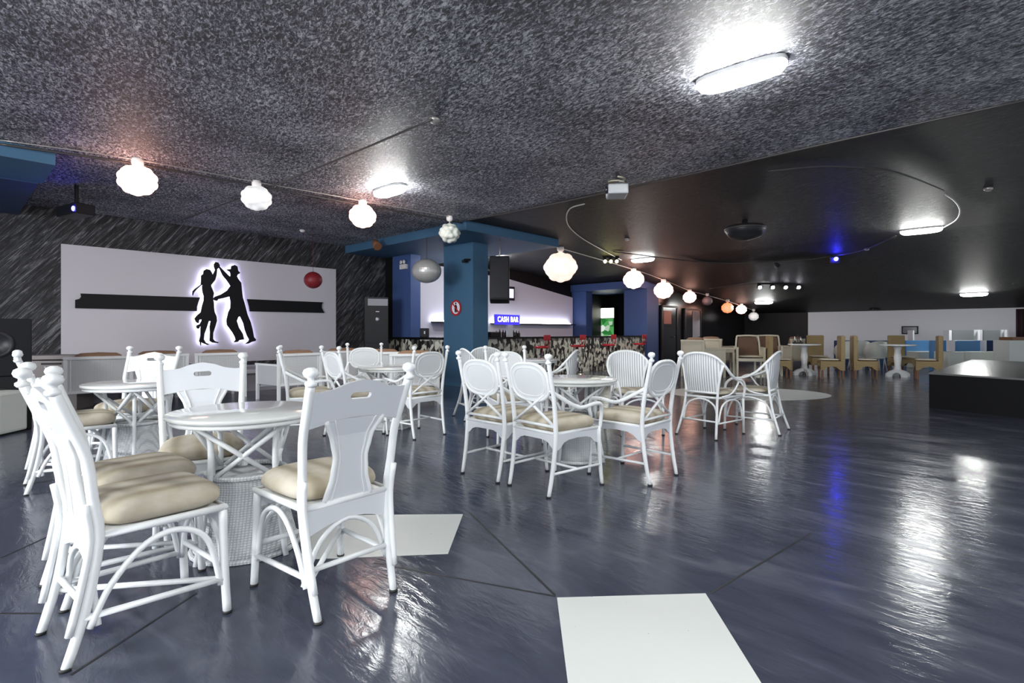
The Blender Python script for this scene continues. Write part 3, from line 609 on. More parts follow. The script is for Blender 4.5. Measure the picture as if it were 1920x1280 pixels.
lt.location = R((a+b)/2, tbar+.165, (zb_+zt_)/2); lt.rotation_euler = (PI/2, 0, A1); lt.scale = (k_, k_*1.25, .3)
# bottles and machine on the counter
def bottle_maker():
    t = thing('bottle', '', 'bottle'); m_ = MB(); m_.lathe([(.036,0),(.038,.01),(.038,.17),(.014,.22),(.013,.27)], 12); m_.build('bottle_body', M['bottle'], t)
    m_ = MB(); m_.lathe([(.016,.27),(.016,.3),(.001,.302)], 10); m_.build('cap', M['silver'], t); return t
KB = Kind(bottle_maker)
for i, x in enumerate([931,937,943,948,953,958,963,968,973]):
    p = ont(x, tbar+.32+.07*(i%2), z=1.07); KB.put('%s dark bottle, %s on the bar counter under the blue sign' % (('tall','short','medium','stout')[i % 4], ('leftmost','second','third','fourth','fifth','sixth','seventh','eighth','last')[i]), p.x, p.y, 0, 1, z=1.07, group='bottles on the bar counter below the blue sign', scale=(1,1,.55+.2*(i*7%4)/4))
p = ont(922, tbar+.2, z=1.07); t = thing('till', 'low black till on the counter against the blue column', 'till', p, A1); m_ = MB(); m_.box(-.16,.2,-.12,.14,0,.12, bev=.01); m_.build('till_body', M['black'], t); m_ = MB(); m_.box(-.14,.18,-.1,.1,.12,.135); m_.build('keypad', M['grey_box'], t)
p = ons(796, 8.12, z=1.07); t = thing('coffee_machine', 'small black machine on the bar left of the blue column', 'machine', (p.x, p.y, 1.07-.0), A1-PI/2+.6)
m_ = MB(); m_.box(-.09,.09,-.1,.1,0,.22, bev=.015); m_.build('machine_body', M['black'], t); m_ = MB(); m_.box(.02,.05,-.11,-.1,.08,.15); m_.build('display', M['white_wall'], t)
# stools
def stool_maker():
    t = thing('bar_stool', '', 'stool'); m_ = MB(); m_.lathe([(.001,.77),(.19,.775),(.2,.80),(.185,.83),(.001,.84)], 18); m_.build('seat', M['red'], t)
    m_ = MB(); m_.box(-.13,.13,-.20,-.16,.98,1.12, bev=.02); m_.build('backrest', M['red'], t); m_ = MB(); m_.tube([(-.08,-.15,.79),(-.08,-.2,.9),(-.08,-.18,1.0)], .012, 6); m_.tube([(.08,-.15,.79),(.08,-.2,.9),(.08,-.18,1.0)], .012, 6); m_.build('back_frame', M['red'], t)
    m_ = MB(); m_.lathe([(.025,.03),(.025,.77)], 12); m_.build('pole', M['chrome'], t); m_ = MB(); m_.lathe([(.2,0),(.2,.015),(.03,.05)], 20); m_.build('base', M['chrome'], t)
    m_ = MB(); m_.tube([(.15*math.cos(k*PI/8), .15*math.sin(k*PI/8), .32) for k in range(16)], .012, 6, closed=True); m_.build('footrest', M['chrome'], t); return t
KS = Kind(stool_maker)
for x, lb in ((1016,'first red bar stool, nearest the blue column'), (1083,'second red bar stool along the mosaic bar'), (1141,'third red bar stool, in front of the lit cooler'), (1199,'last red bar stool at the right end of the bar')):
    p = ont(x, tbar-.55, z=0); KS.put(lb, p.x, p.y, U2.x, U2.y, group='red bar stools')
# lit cooler
sF = sD+.7
t = thing('drinks_cooler', 'lit green drinks cooler with a bright header in the recess behind the bar', 'cooler'); ta, tb_ = ons(1152, sF, z=0).dot(U2), ons(1108, sF, z=0).dot(U2)
za = ons(1130, sF, y=578).z; zm = ons(1130, sF, y=596).z
wallbox(sF, sF+.29, ta, tb_, 0, za+.03).build('cabinet', M['black'], t); wallbox(sF-.03, sF, ta+.03, tb_-.03, zm, za).build('header_panel', M['green_lit'], t); wallbox(sF-.03, sF, ta+.03, tb_-.03, .5, zm-.03).build('glass_door', M['green_art'], t)
# dark cooler by the left wall
p = at(706, 600, 12.6); t = thing('drinks_cooler', 'tall dark cooler with a grey header between the streaked wall and the blue pier', 'cooler', (p.x, p.y, 0), A1-.5)
m_ = MB(); m_.box(-.27,.27,0,.45,0,2.02); m_.build('cabinet', M['fridge'], t); m_ = MB(); m_.box(-.2,.26,-.015,0,1.82,1.98); m_.build('header_panel', M['ledge'], t)
m_ = MB(); m_.box(-.24,.25,-.02,0,.95,1.78); d_ = m_.build('door', M['grey_dark'], t); m_ = MB(); m_.lathe([(.001,.0),(.05,.0),(.001,.01)], 12, mx=Matrix.Translation((.02,-.025,1.5)) @ Matrix.Rotation(PI/2,4,'X')); m_.build('badge', M['white_wall'], d_); m_ = MB(); m_.box(-.02,.06,-.03,-.02,1.67,1.69); m_.build('badge', M['white_wall'], d_)
m_ = MB(); m_.box(-.24,.25,-.02,0,.08,.92); m_.build('door', M['grey_dark'], t)

# ---------------------------------------------------------------- left edge equipment
p = fl(-12, 800); t = thing('loudspeaker', 'tall black speaker stack at the left edge of the room', 'speaker', (-5.94-.3*math.cos(.8), 6.6-.3*math.sin(.8), 0), .8)
m_ = MB(); m_.box(-.55,.3,0,.6,0,.66, bev=.01); m_.build('bass_cabinet', M['black'], t); m_ = MB(); m_.box(-.55,.3,0,.6,.665,1.36, bev=.01); m_.build('speaker_cabinet', M['black'], t)
for z_, r_ in ((.33,.2),(1.05,.16)): m_ = MB(); m_.lathe([(r_,0),(r_,-.012),(r_*.8,.0),(r_*.3,.05),(.001,.04)], 24, mx=Matrix.Translation((-.02,-.004,z_)) @ Matrix.Rotation(-PI/2,4,'X')); m_.build('speaker_cone', M['grey_dark'], t)
t = thing('stool_cube', 'white upholstered cube stool at the left edge', 'stool', (-4.52-.55, 5.1+.9, 0), .1); t.location = (fl(2,818).x-.14, fl(2,818).y+.14, 0)
m_ = MB(); m_.box(-.28,.14,-.21,.21,.02,.5, bev=.03); m_.build('cube_body', M['booth_white'], t); m_ = MB(); m_.box(-.26,.12,-.19,.19,0,.02); m_.build('feet', M['black'], t)
p = at(98, 700, 8.15); t = thing('amplifier_rack', 'taupe metal equipment cabinet with a row of slots beside the speaker stack', 'cabinet', (p.x, p.y, 0), .25)
m_ = MB(); m_.box(-.38,.32,0,.5,0,.76); m_.box(-.38,.4,-.02,.5,.78,.84); m_.build('cabinet_body', M['grey_box'], t); m_ = MB(); m_.box(-.14,.12,-.01,0,.70,.725); m_.build('slot', M['black'], t)
for k in range(3): m_ = MB(); m_.box(-.1+k*.09,-.08+k*.09,-.01,0,.655,.672); m_.build('button', M['white_wall'], t)

# ---------------------------------------------------------------- near chairs, kind A (splat back)
def sm(pts, z):                                  # piecewise-linear y(z)
    for (z0, y0), (z1, y1) in zip(pts, pts[1:]):
        if z <= z1: return y0+(y1-y0)*max(0, (z-z0))/(z1-z0)
    return pts[-1][1]
YA = [(0,-.30),(.2,-.245),(.45,-.21),(.75,-.25),(1.0,-.345)]
def xa(z): return .185+.055*z
def finial(m_, x, y, z, k=1.0):
    m_.lathe([(.017*k,-.02),(.024*k,-.012),(.024*k,-.002),(.014*k,.004),(.013*k,.014),(.026*k,.022),(.032*k,.036),(.027*k,.05),(.012*k,.058),(.001,.059)], 14, c=(x, y, z))
def tip(par, x, y):
    m_ = MB(); m_.lathe([(.0185,0),(.0195,.012)], 10, c=(x, y, 0)); m_.build('foot_tip', M['tip'], par)
def side_tube(m_, P, r, n=8, sub=5): m_.tube(P, r, n, sub=sub)
def chairA():
    t = thing('dining_chair', '', 'chair')
    for s in (-1,1):
        m_ = MB(); m_.tube([(s*xa(z), sm(YA,z), z) for z in (0,.2,.45,.6,.75,.88,.995)], [.0165,.018,.019,.019,.019,.019,.019], 10, sub=3)
        m_.tube([(s*(xa(z)+.004), sm(YA,z)-.026, z) for z in (.12,.3,.45,.58)], .013, 8, sub=3); o = m_.build('rear_leg', M['white'], t)
        f_ = MB(); finial(f_, s*xa(1.0), sm(YA,1.0), 1.0); f_.build('finial', M['white'], o); tip(o, s*xa(0), sm(YA,0))
        m_ = MB(); m_.tube([(s*.225,.235,0),(s*.22,.225,.2),(s*.215,.22,.46)], .0175, 10, sub=3); o = m_.build('front_leg', M['white'], t); tip(o, s*.225, .235)
        # cane arch between legs at the side
        m_ = MB(); m_.tube([(s*.205,-.235,.13),(s*.21,-.17,.27),(s*.213,-.06,.385),(s*.215,.06,.405),(s*.218,.16,.33),(s*.22,.21,.13)], .0125, 8, sub=5); m_.build('side_arch', M['white'], t)
        m_ = MB(); m_.tube([(s*.2,-.25,.17),(s*.222,.225,.15)], .0125, 8); m_.build('side_stretcher', M['white'], t)
    m_ = MB(); m_.tube([(-.205,-.21,.13),(-.13,-.215,.3),(0,-.215,.37),(.13,-.215,.3),(.205,-.21,.13)], .011, 8, sub=4); m_.build('rear_arch', M['white'], t)
    m_ = MB(); m_.tube([(-.215,.22,.13),(-.17,.225,.3),(0,.23,.4),(.17,.225,.3),(.215,.22,.13)], .0125, 8, sub=5); m_.build('front_arch', M['white'], t)
    m_ = MB(); m_.tube([(-.2,-.245,.15),(.222,.225,.15)], .012, 8); m_.tube([(-.2,-.24,.2),(.2,-.24,.2)], .012, 8); m_.tube([(-.22,.225,.2),(.22,.225,.2)], .012, 8); m_.build('cross_stretchers', M['white'], t)
    # seat frame and aprons
    m_ = MB(); q = [(-.205,-.215,.455),(.205,-.215,.455),(.225,.225,.455),(-.225,.225,.455)]; m_.tube(q+[q[0]], .015, 8)
    m_.add([(x, y, z) for z in (.448,.458) for x, y in ((-.2,-.21),(.2,-.21),(.22,.22),(-.22,.22))], [[0,3,2,1],[4,5,6,7]]); m_.build('seat_frame', M['white'], t)
    ar = lambda wd, z0, z1, dp: [(-wd,z1),(wd,z1),(wd,z0)]+[(wd*(1-2*k/10), z0+dp*math.sin(PI*k/10)) for k in range(1,10)]+[(-wd,z0)]
    m_ = MB(); m_.plate(ar(.2,.33,.445,.045), [], .012, lambda a, b, w_: (a, -.216+w_, b)); m_.build('rear_apron', M['splat'], t)
    m_ = MB(); m_.plate(ar(.21,.37,.445,.03), [], .012, lambda a, b, w_: (a, .222+w_, b)); m_.build('front_apron', M['splat'], t)
    # crest rail with hand slot
    yb = lambda z: sm(YA, z)
    outer = [(-.225,.80),(-.232,.955),(-.19,.953),(-.13,.962),(-.07,.985),(0,.998),(.07,.985),(.13,.962),(.19,.953),(.232,.955),(.225,.80),(.15,.815),(.07,.828),(0,.832),(-.07,.828),(-.15,.815)]
    slot = [(.035*math.copysign(1, math.cos(a))*1.0+.016*math.cos(a), .925+.016*math.sin(a)) for a in [k*PI/6+.01 for k in range(12)]]
    m_ = MB(); m_.plate(outer, [slot], .02, lambda a, b, w_: (a, yb(b)+w_, b)); m_.build('crest_rail', M['splat'], t)
    def wy(z): return sm([(.46,.115),(.55,.085),(.65,.075),(.75,.1),(.82,.14)], z)
    zs = [.455,.5,.55,.6,.65,.7,.75,.79,.825]
    for (k1, wmul, dy, nm, mt) in ((1,1,.012,'back_splat','splat'),):
        m_ = MB(); m_.plate([(wy(z), z) for z in zs]+[(-wy(z), z) for z in zs[::-1]], [], .012, lambda a, b, w_: (a, yb(b)+w_, b)); sp = m_.build(nm, M[mt], t)
        m_ = MB()
        for s in (-1,1):
            m_.tube([(s*wy(z), yb(z)-.004, z) for z in zs], .0115, 8, sub=2); m_.tube([(s*(wy(z)*.72), yb(z)-.008, z) for z in zs], .004, 6, sub=2); m_.tube([(s*(wy(z)*.72), yb(z)+.008, z) for z in zs], .004, 6, sub=2)
        m_.tube([(-.22,yb(.80)-.004,.803),(-.1,yb(.82),.824),(0,yb(.83),.833),(.1,yb(.82),.824),(.22,yb(.8)-.004,.803)], .008, 6, sub=3); m_.build('splat_moulding', M['white'], sp)
    m_ = MB(); m_.pillow(-.235,.235,-.20,.245,.44,.565, -.205,.205, e=4.2, nu=28, nv=14, flatb=.75); m_.build('seat_cushion', M['cushion'], t)
    return t
KA = Kind(chairA)
GA = 'white splat back cane chairs with beige cushions'
# x, y = middle between the rear feet; heading = where the sitter looks
KA.put('white splat back chair nearest the camera at the lower left, beige cushion', -1.72, 2.01, .62, .785, .29, GA)
KA.put('white splat back chair nested just behind the nearest one at the lower left', -2.06, 2.41, .62, .785, .29, GA)
KA.put('white splat back chair, back to camera beside the near round table', -.68, 2.337, -.74, .67, .29, GA)
KA.put('white splat back chair facing the camera behind the near round table', -2.03, 3.50, .50, -.86, .29, GA)
KA.put('white splat back chair further behind with its peaked crest against the wall panel', -3.60, 5.32, .05, -1, .29, GA)
KA.put('white splat back chair at the far left edge seen from the side', -3.68, 4.05, .73, .68, .29, GA)

# kind B: oval back armchair
YB = [(0,-.29),(.2,-.25),(.45,-.225),(.7,-.25),(1.0,-.315)]
def chairB():
    t = thing('oval_back_armchair', '', 'chair'); yb = lambda z: sm(YB, z); xb = lambda z: .215+.02*z
    for s in (-1,1):
        m_ = MB(); m_.tube([(s*xb(z), yb(z), z) for z in (0,.2,.45,.7,.85,.985)], [.014,.017,.018,.017,.016,.016], 10, sub=3); o = m_.build('rear_leg', M['white'], t)
        f_ = MB(); finial(f_, s*xb(1.0), yb(1.0), .985, .9); f_.build('finial', M['white'], o); tip(o, s*xb(0), yb(0))
        m_ = MB(); m_.tube([(s*.255,.265,0),(s*.245,.25,.2),(s*.24,.24,.46)], [.013,.016,.017], 10, sub=3); o = m_.build('front_leg', M['white'], t); tip(o, s*.255, .265)
        m_ = MB(); m_.tube([(s*.228,-.26,.76),(s*.25,-.16,.70),(s*.275,-.02,.635),(s*.285,.12,.65),(s*.275,.22,.64),(s*.25,.262,.56),(s*.242,.25,.44)], .0155, 8, sub=5); m_.build('armrest', M['white'], t)
        m_ = MB(); m_.plate([(-.22,.45),(.23,.45),(.23,.335),(.19,.35),(.15,.385),(.1,.4),(0,.405),(-.1,.4),(-.15,.385),(-.19,.35),(-.22,.335)], [], .012, lambda a, b, w_: (s*.232+w_, a, b)); m_.build('side_apron', M['splat'], t)
        m_ = MB(); m_.tube([(s*.22,-.255,.165),(s*.247,.25,.165)], .0105, 8); m_.build('side_stretcher', M['white'], t)
    for y_, nm in ((-.228,'rear_apron'),(.243,'front_apron')):
        m_ = MB(); m_.plate([(-.22,.45),(.22,.45),(.22,.335),(.19,.35),(.15,.385),(.1,.4),(0,.40),(-.1,.4),(-.15,.385),(-.19,.35),(-.22,.335)], [], .012, lambda a, b, w_: (a, y_+w_, b)); m_.build(nm, M['splat'], t)
    m_ = MB(); m_.tube([(-.234,0,.165),(.234,0,.165)], .0105, 8); m_.build('cross_stretcher', M['white'], t)
    m_ = MB(); q = [(-.222,-.23,.455),(.222,-.23,.455),(.24,.245,.455),(-.24,.245,.455)]; m_.tube(q+[q[0]], .013, 8); m_.box(-.22,.22,-.22,.235,.445,.457); m_.build('seat_frame', M['white'], t)
    ov = lambda k, hw, hh: [(math.copysign(abs(math.cos(a))**(2/2.7), math.cos(a))*hw, .825+math.copysign(abs(math.sin(a))**(2/2.7), math.sin(a))*hh) for a in [2*PI*i/k+.02 for i in range(k)]]
    m_ = MB(); m_.plate(ov(28,.195,.135), [], .012, lambda a, b, w_: (a, yb(b)+w_, b)); pn = m_.build('cane_panel', M['cane_panel'], t)
    m_ = MB(); m_.tube([(a, yb(b), b) for a, b in ov(28,.2,.14)], .0135, 8, closed=True); m_.tube([(a, yb(b)-.006, b) for a, b in ov(28,.163,.107)], .005, 6, closed=True); m_.tube([(a, yb(b)+.006, b) for a, b in ov(28,.163,.107)], .005, 6, closed=True); m_.build('oval_rim', M['white'], pn)
    m_ = MB()
    for s in (-1,1): m_.tube([(s*.222, yb(.5)+.004*s, .5),(s*-.14, yb(.73)+.004*s, .735)], .0115, 8); m_.tube([(s*.225, yb(.76), .76),(s*.19, yb(.77), .775)], .01, 8)
    m_.tube([(-.222, yb(.5), .505),(.222, yb(.5), .505)], .0115, 8); m_.build('cross_brace', M['white'], t)
    m_ = MB(); m_.pillow(-.235,.235,-.22,.25,.435,.555, -.215,.215, e=6, nv=14, nu=28, flatb=.95); m_.build('seat_cushion', M['cushion'], t)
    return t
KBc = Kind(chairB); GB = 'white oval back armchairs with beige box cushions'
KBc.put('white oval back armchair, left of the pair with backs to camera at middle table', -.26, 4.39, .70, .715, .28, GB)
KBc.put('white oval back armchair in front of the middle table, nearest the camera of its kind', .13, 4.02, .75, .66, .28, GB)
KBc.put('white oval back armchair right of the middle table with a grey shaded oval', 1.22, 4.32, -.71, .70, .28, GB)
KBc.put('white oval back armchair facing the camera behind the middle table', -.07, 6.15, .3, -.95, .28, GB)
KBc.put('white oval back armchair back to camera in front of the blue column', -.945, 6.1, -.72, .69, .28, GB)
KBc.put('brightly lit white oval back armchair at the rear table, leftmost of its set', -2.62, 6.1, .93, .37, .28, GB)
KBc.put('brightly lit white oval back armchair at the rear table, back to camera', -2.02, 6.02, .74, .67, .28, GB)
KBc.put('white oval back armchair facing the camera behind the rear table', -2.1, 7.6, .3, -.95, .28, GB)

# kind C: hooped fan back armchair
def chairC():
    t = thing('hoop_back_armchair', '', 'chair'); 
    hoop = [(.255,.25,.42),(.275,.24,.56),(.28,.16,.635),(.285,.03,.655),(.285,-.1,.72),(.265,-.2,.82),(.2,-.27,.91),(.1,-.295,.95),(0,-.30,.96)]
    full = hoop+[(-x,y,z) for x,y,z in hoop[-2::-1]]
    m_ = MB(); m_.tube(full, .0155, 8, sub=4); m_.build('hoop_rail', M['white'], t)
    # fan panel
    m_ = MB(); cols = 12; rows = 5; vs = []
    def tp(u):
        for i in range(len(hoop)-1): pass
        x = .262*math.sin(u*PI/2); a = abs(x)
        z = sm([(0,.955),(.1,.945),(.2,.905),(.262,.82),(.29,.8)], a); y = sm([(0,-.298),(.1,-.293),(.2,-.268),(.262,-.20),(.29,-.19)], a); return Vector((x, y, z))
    for i in range(cols+1):
        u = -1+2*i/cols; a = tp(u); b = Vector((a.x*.72, -.225-.02*math.cos(u*PI/2), .50))
        for j in range(rows+1):
            f_ = j/rows; q = b.lerp(a, f_); q.y -= .012*math.sin(f_*PI); vs.append(q)
    k = len(vs); vs2 = vs+[q+Vector((0,.008,0)) for q in vs]; fs = []
    for i in range(cols):
        for j in range(rows):
            a = i*(rows+1)+j; f_ = [a, a+1, a+rows+2, a+rows+1]; fs += [f_, [q+k for q in f_[::-1]]]
    m_.add(vs2, fs, True); m_.build('fan_panel', M['weave_v'], t)
    for s in (-1,1):
        m_ = MB(); m_.tube([(s*.25,-.36,0),(s*.215,-.28,.25),(s*.2,-.235,.5),(s*.225,-.225,.7),(s*.258,-.21,.83)], .015, 8, sub=3); o = m_.build('rear_leg', M['white'], t); tip(o, s*.25, -.36)
        m_ = MB(); m_.tube([(s*.25,.26,0),(s*.25,.25,.45)], .015, 8); o = m_.build('front_leg', M['white'], t); tip(o, s*.25, .26)
        m_ = MB(); m_.tube([(s*.235,-.28,.17),(s*.235,-.2,.36),(s*.238,0,.42),(s*.245,.17,.36),(s*.248,.235,.17)], .011, 8, sub=4); m_.tube([(s*.22,-.18,.46),(s*.26,-.02,.5),(s*.283,.1,.64)], .01, 8, sub=3); m_.build('side_arch', M['white'], t)
        m_ = MB(); m_.tube([(s*.228,-.3,.17),(s*.25,.25,.17)], .01, 8); m_.build('side_stretcher', M['white'], t)
    m_ = MB(); m_.tube([(-.215,-.27,.17),(-.17,-.25,.36),(0,-.24,.43),(.17,-.25,.36),(.215,-.27,.17)], .011, 8, sub=4); m_.build('rear_arch', M['white'], t)
    m_ = MB(); m_.tube([(-.245,.25,.17),(-.19,.245,.36),(0,.245,.42),(.19,.245,.36),(.245,.25,.17)], .011, 8, sub=4); m_.build('front_arch', M['white'], t)
    m_ = MB(); m_.tube([(-.22,-.3,.19),(.22,-.3,.19)], .01, 8); m_.build('rear_stretcher', M['white'], t)
    m_ = MB(); q = [(-.2,-.235,.45),(.2,-.235,.45),(.248,.245,.45),(-.248,.245,.45)]; m_.tube(q+[q[0]], .014, 8); m_.tube([(-.2,-.245,.505),(.2,-.245,.505)], .012, 8); m_.add([(x,y,.448) for x,y,_ in q], [[0,1,2,3]]); m_.build('seat_frame', M['white'], t)
    m_ = MB(); m_.pillow(-.235,.235,-.2,.24,.45,.53, -.19,.19, e=4); m_.build('seat_cushion', M['cushion'], t)
    return t
KC = Kind(chairC); GC = 'white hoop back cane armchairs'
KC.put('white hoop back armchair, back to camera, right of the middle table', 2.11, 6.1, .77, .64, .34, GC)
KC.put('rightmost white hoop back armchair, seen from the side beside the painted disc', 3.24, 6.38, -.78, .62, .34, GC)
KC.put('white hoop back armchair facing the camera behind the right side of the middle table', 1.42, 6.75, .15, -1, .34, GC)
KC.put('white hoop back armchair turned left in front of the mosaic bar', .88, 6.9, -.95, .3, .34, GC)
KC.put('white hoop back armchair half hidden in front of the blue column base', -.72, 7.4, .9, .4, .34, GC)
KC.put('white hoop back armchair behind the pair with backs to camera', -.42, 8.2, .3, -1, .34, GC)

# round cane tables
def table_maker():
    t = thing('round_table', '', 'table'); r = .395
    m_ = MB(); m_.lathe([(.001,.735),(r-.02,.735),(r,.742),(r,.757),(r-.006,.762),(.001,.762)], 48); m_.build('tabletop', M['top_white'], t)
    m_ = MB(); m_.tube([((r-.03)*math.cos(2*PI*k/24), (r-.03)*math.sin(2*PI*k/24), .722) for k in range(24)], .013, 8, closed=True); m_.build('under_rim', M['white'], t)
    m_ = MB(); m_.lathe([(.27,.015),(.255,.06),(.215,.22),(.19,.36),(.195,.41)], 28); dr = m_.build('woven_drum', M['weave'], t)
    for nm_, z_, r_ in (('braided_rim',.422,.20),('base_rim',.012,.272)): m_ = MB(); m_.tube([(r_*math.cos(2*PI*k/24), r_*math.sin(2*PI*k/24), z_) for k in range(24)], .015, 6, closed=True); m_.build(nm_, M['weave'], dr)
    for k in range(4):
        a = PI/4+k*PI/2+.35; c_, s_ = math.cos(a), math.sin(a)
        m_ = MB(); m_.tube([(.30*c_,.30*s_,0),(.25*c_,.25*s_,.25),(.222*c_,.222*s_,.42),(.22*c_,.22*s_,.6),(.24*c_,.24*s_,.735)], .0155, 8, sub=3); m_.build('leg', M['white'], t)
    m_ = MB()
    for k in range(4):
        a = PI/4+k*PI/2+.35; b = a+PI/2
        m_.tube([(.205*math.cos(a),.205*math.sin(a),.42),(.32*math.cos(b),.32*math.sin(b),.72)], .013, 8); m_.tube([(.205*math.cos(b),.205*math.sin(b),.42),(.32*math.cos(a),.32*math.sin(a),.72)], .013, 8)
    m_.build('diagonal_braces', M['white'], t); return t
KT = Kind(table_maker); GT = 'white round cane tables'
KT.put('round white cane table nearest the camera among the splat back chairs', -1.49, 3.0, 0, 1, 0, GT)
KT.put('round white cane table in the middle among the oval back armchairs', .60, 5.08, .2, 1, 0, GT)
KT.put('round white cane table at the rear in front of the dark cooler', -1.55, 6.75, .4, 1, 0, GT)
KT.put('round white cane table at the left rear in front of the wall panel', -3.26, 4.64, .7, 1, 0, GT)
KT.put('round white cane table furthest back near the mosaic bar', .35, 8.6, .7, 1, 0, GT)

# armchairs along the left wall (back towards the camera)
def arm_maker(frame, weave, cush):
    def f():
        t = thing('wicker_armchair', '', 'armchair')
        for sx, sy in ((-1,-1),(1,-1),(-1,1),(1,1)):
            m_ = MB(); m_.box(sx*.40-.024, sx*.40+.024, sy*.35-.024, sy*.35+.024, 0, .82 if sy < 0 else .62, bev=.004); m_.build('leg', M[frame], t)
        m_ = MB(); m_.box(-.376,.376,-.36,-.34,.30,.78); m_.build('back_panel', M[weave], t)
        m_ = MB(); m_.box(-.43,.43,-.38,-.32,.78,.825, bev=.006); m_.box(-.376,.376,-.375,-.33,.27,.31); m_.box(-.35,-.335,-.365,-.34,.31,.78); m_.box(.335,.35,-.365,-.34,.31,.78); m_.build('back_frame', M[frame], t)
        for s in (-1,1):
            m_ = MB(); m_.box(s*.40-.03, s*.40+.03, -.33,.39,.61,.645, bev=.006); m_.build('armrest', M[frame], t)
            m_ = MB(); m_.box(s*.40-.01, s*.40+.01, -.33,.33,.28,.61); m_.build('side_panel', M[weave], t)
        m_ = MB(); m_.box(-.376,.376,-.34,.37,.28,.33); m_.box(-.376,.376,.34,.362,.22,.33); m_.build('seat_base', M[frame], t)
        m_ = MB(); m_.pillow(-.36,.36,-.3,.35,.33,.46, e=6); m_.build('seat_cushion', M[cush], t)
        m_ = MB(); m_.pillow(-.34,.34,-.33,-.20,.44,.885, e=5); m_.build('back_cushion', M['brown_cushion'], t)
        return t
    return f
KW = Kind(arm_maker('white','weave','seat_cream')); GW = 'white wicker armchairs with brown back cushions along the left wall'
for x, d, fx, fy, lb in ((186,8.2,-.66,.75,'white wicker armchair with brown cushion, leftmost along the left wall'), (300,9.0,-.7,.7,'white wicker armchair with brown cushion behind the peaked crest chair'), (415,9.6,-.70,.71,'white wicker armchair with brown cushion below the dancing woman'),
    (563,9.4,-.8,.6,'white wicker armchair with its side panel showing, right of the dancers'), (645,10.6,-.5,.86,'white wicker armchair with brown cushion below right end of the wall panel'), (717,10.0,-.3,.95,'white wicker armchair with brown cushion in front of the dark cooler'), (778,9.2,-.2,.98,'white wicker armchair below the mirror ball')):
    KW.put(lb, (x-960)/F*d, d, fx, fy, .35, GW)
# cream set near the far dark wall
KE = Kind(arm_maker('cream','cream','seat_cream')); GE = 'cream cane armchairs in front of the far black wall'
for x, d, fx, fy, lb in ((1318,14.2,.9,.4,'cream cane armchair, leftmost of the far cream set'), (1342,16.5,.8,.6,'cream cane armchair behind the leftmost far cream one'), (1474,16.4,-.6,.8,'cream cane armchair beside the straw chairs')):
    KE.put(lb, (x-960)/F*d, d, fx, fy, 0, GE, scale=(1,1,1.2))
def brownback():
    t = thing('woven_back_armchair', '', 'armchair')
    for sx, sy in ((-1,-1),(1,-1),(-1,1),(1,1)):
        m_ = MB(); m_.box(sx*.33-.025, sx*.33+.025, sy*.3-.025, sy*.3+.025, 0, .5 if sy < 0 else .78); m_.build('leg', M['cream'], t)
    m_ = MB(); m_.plate([(-.27,.5),(.27,.5),(.24,1.03),(.2,1.06),(-.2,1.06),(-.24,1.03)], [], .03, lambda a, b, w_: (a, -.27-(b-.5)*.2+w_, b)); bp = m_.build('back_panel', M['brown_weave'], t)
    m_ = MB(); m_.tube([(-.31,-.27,.48),(-.28,-.38,1.02),(-.2,-.385,1.09),(.2,-.385,1.09),(.28,-.38,1.02),(.31,-.27,.48)], .025, 8, sub=3); m_.build('back_frame', M['cream'], bp)
    for s in (-1,1): m_ = MB(); m_.box(s*.33-.03, s*.33+.03, -.32,.33,.75,.79); m_.box(s*.33-.008, s*.33+.008,-.3,.3,.45,.75); m_.build('armrest', M['cream'], t)
    m_ = MB(); m_.box(-.32,.32,-.3,.33,.42,.5); m_.build('seat', M['cream'], t); m_ = MB(); m_.pillow(-.3,.3,-.27,.3,.5,.57, e=5); m_.build('seat_cushion', M['seat_cream'], t); return t
KG = Kind(brownback)
for x, d, fx, fy, lb in ((1405,14.4,-.3,-1,'cream armchair with a dark brown woven back in the middle of the far cream set'), (1440,14.9,-.45,-1,'cream armchair with a dark brown woven back beside the straw chair')):
    KG.put(lb, (x-960)/F*d, d, fx, fy, 0, 'cream armchairs with brown woven backs')
def lowtable():
    t = thing('square_table', '', 'table'); m_ = MB(); m_.box(-.42,.42,-.42,.42,.72,.76, bev=.01); m_.build('tabletop', M['cream'], t)
    m_ = MB(); m_.box(-.38,.38,-.38,.38,.64,.72); m_.build('apron', M['cream'], t)
    for sx in (-1,1):
        for sy in (-1,1): m_ = MB(); m_.box(sx*.37-.025,sx*.37+.025,sy*.37-.025,sy*.37+.025,0,.64); m_.build('leg', M['cream'], t)
    return t
KL = Kind(lowtable); KL.put('cream square table within the far cream armchairs', .386*14.9, 14.9, .3, 1)
# straw parsons chairs
def straw():
    t = thing('straw_wicker_chair', '', 'chair')
    m_ = MB(); m_.box(-.23,.23,-.30,-.20,.42,1.10, bev=.03); m_.box(-.23,.23,-.29,-.21,.22,.44); m_.build('backrest', M['straw'], t)
    m_ = MB(); sk = [(-.24,.44),(.24,.44),(.24,.22),(.17,.24),(.1,.31),(0,.33),(-.1,.31),(-.17,.24),(-.24,.22)]
    m_.plate(sk, [], .02, lambda a, b, w_: (a, .24+w_, b)); 
    for s in (-1,1): m_.plate(sk, [], .02, lambda a, b, w_: (s*.23+w_, a, b))
    m_.box(-.23,.23,-.22,.25,.42,.46); m_.build('seat', M['straw'], t); m_ = MB(); m_.pillow(-.22,.22,-.19,.24,.455,.52, e=5); m_.build('seat_cushion', M['seat_cream'], t)
    for sx in (-1,1):
        for sy in (-1,1): m_ = MB(); m_.box(sx*.2-.022,sx*.2+.022,(.21 if sy > 0 else -.25)-.022,(.21 if sy > 0 else -.25)+.022,0,.40); m_.build('leg', M['wood'], t)
    return t
KD = Kind(straw); GD = 'straw brown wicker chairs round the white pedestal tables'
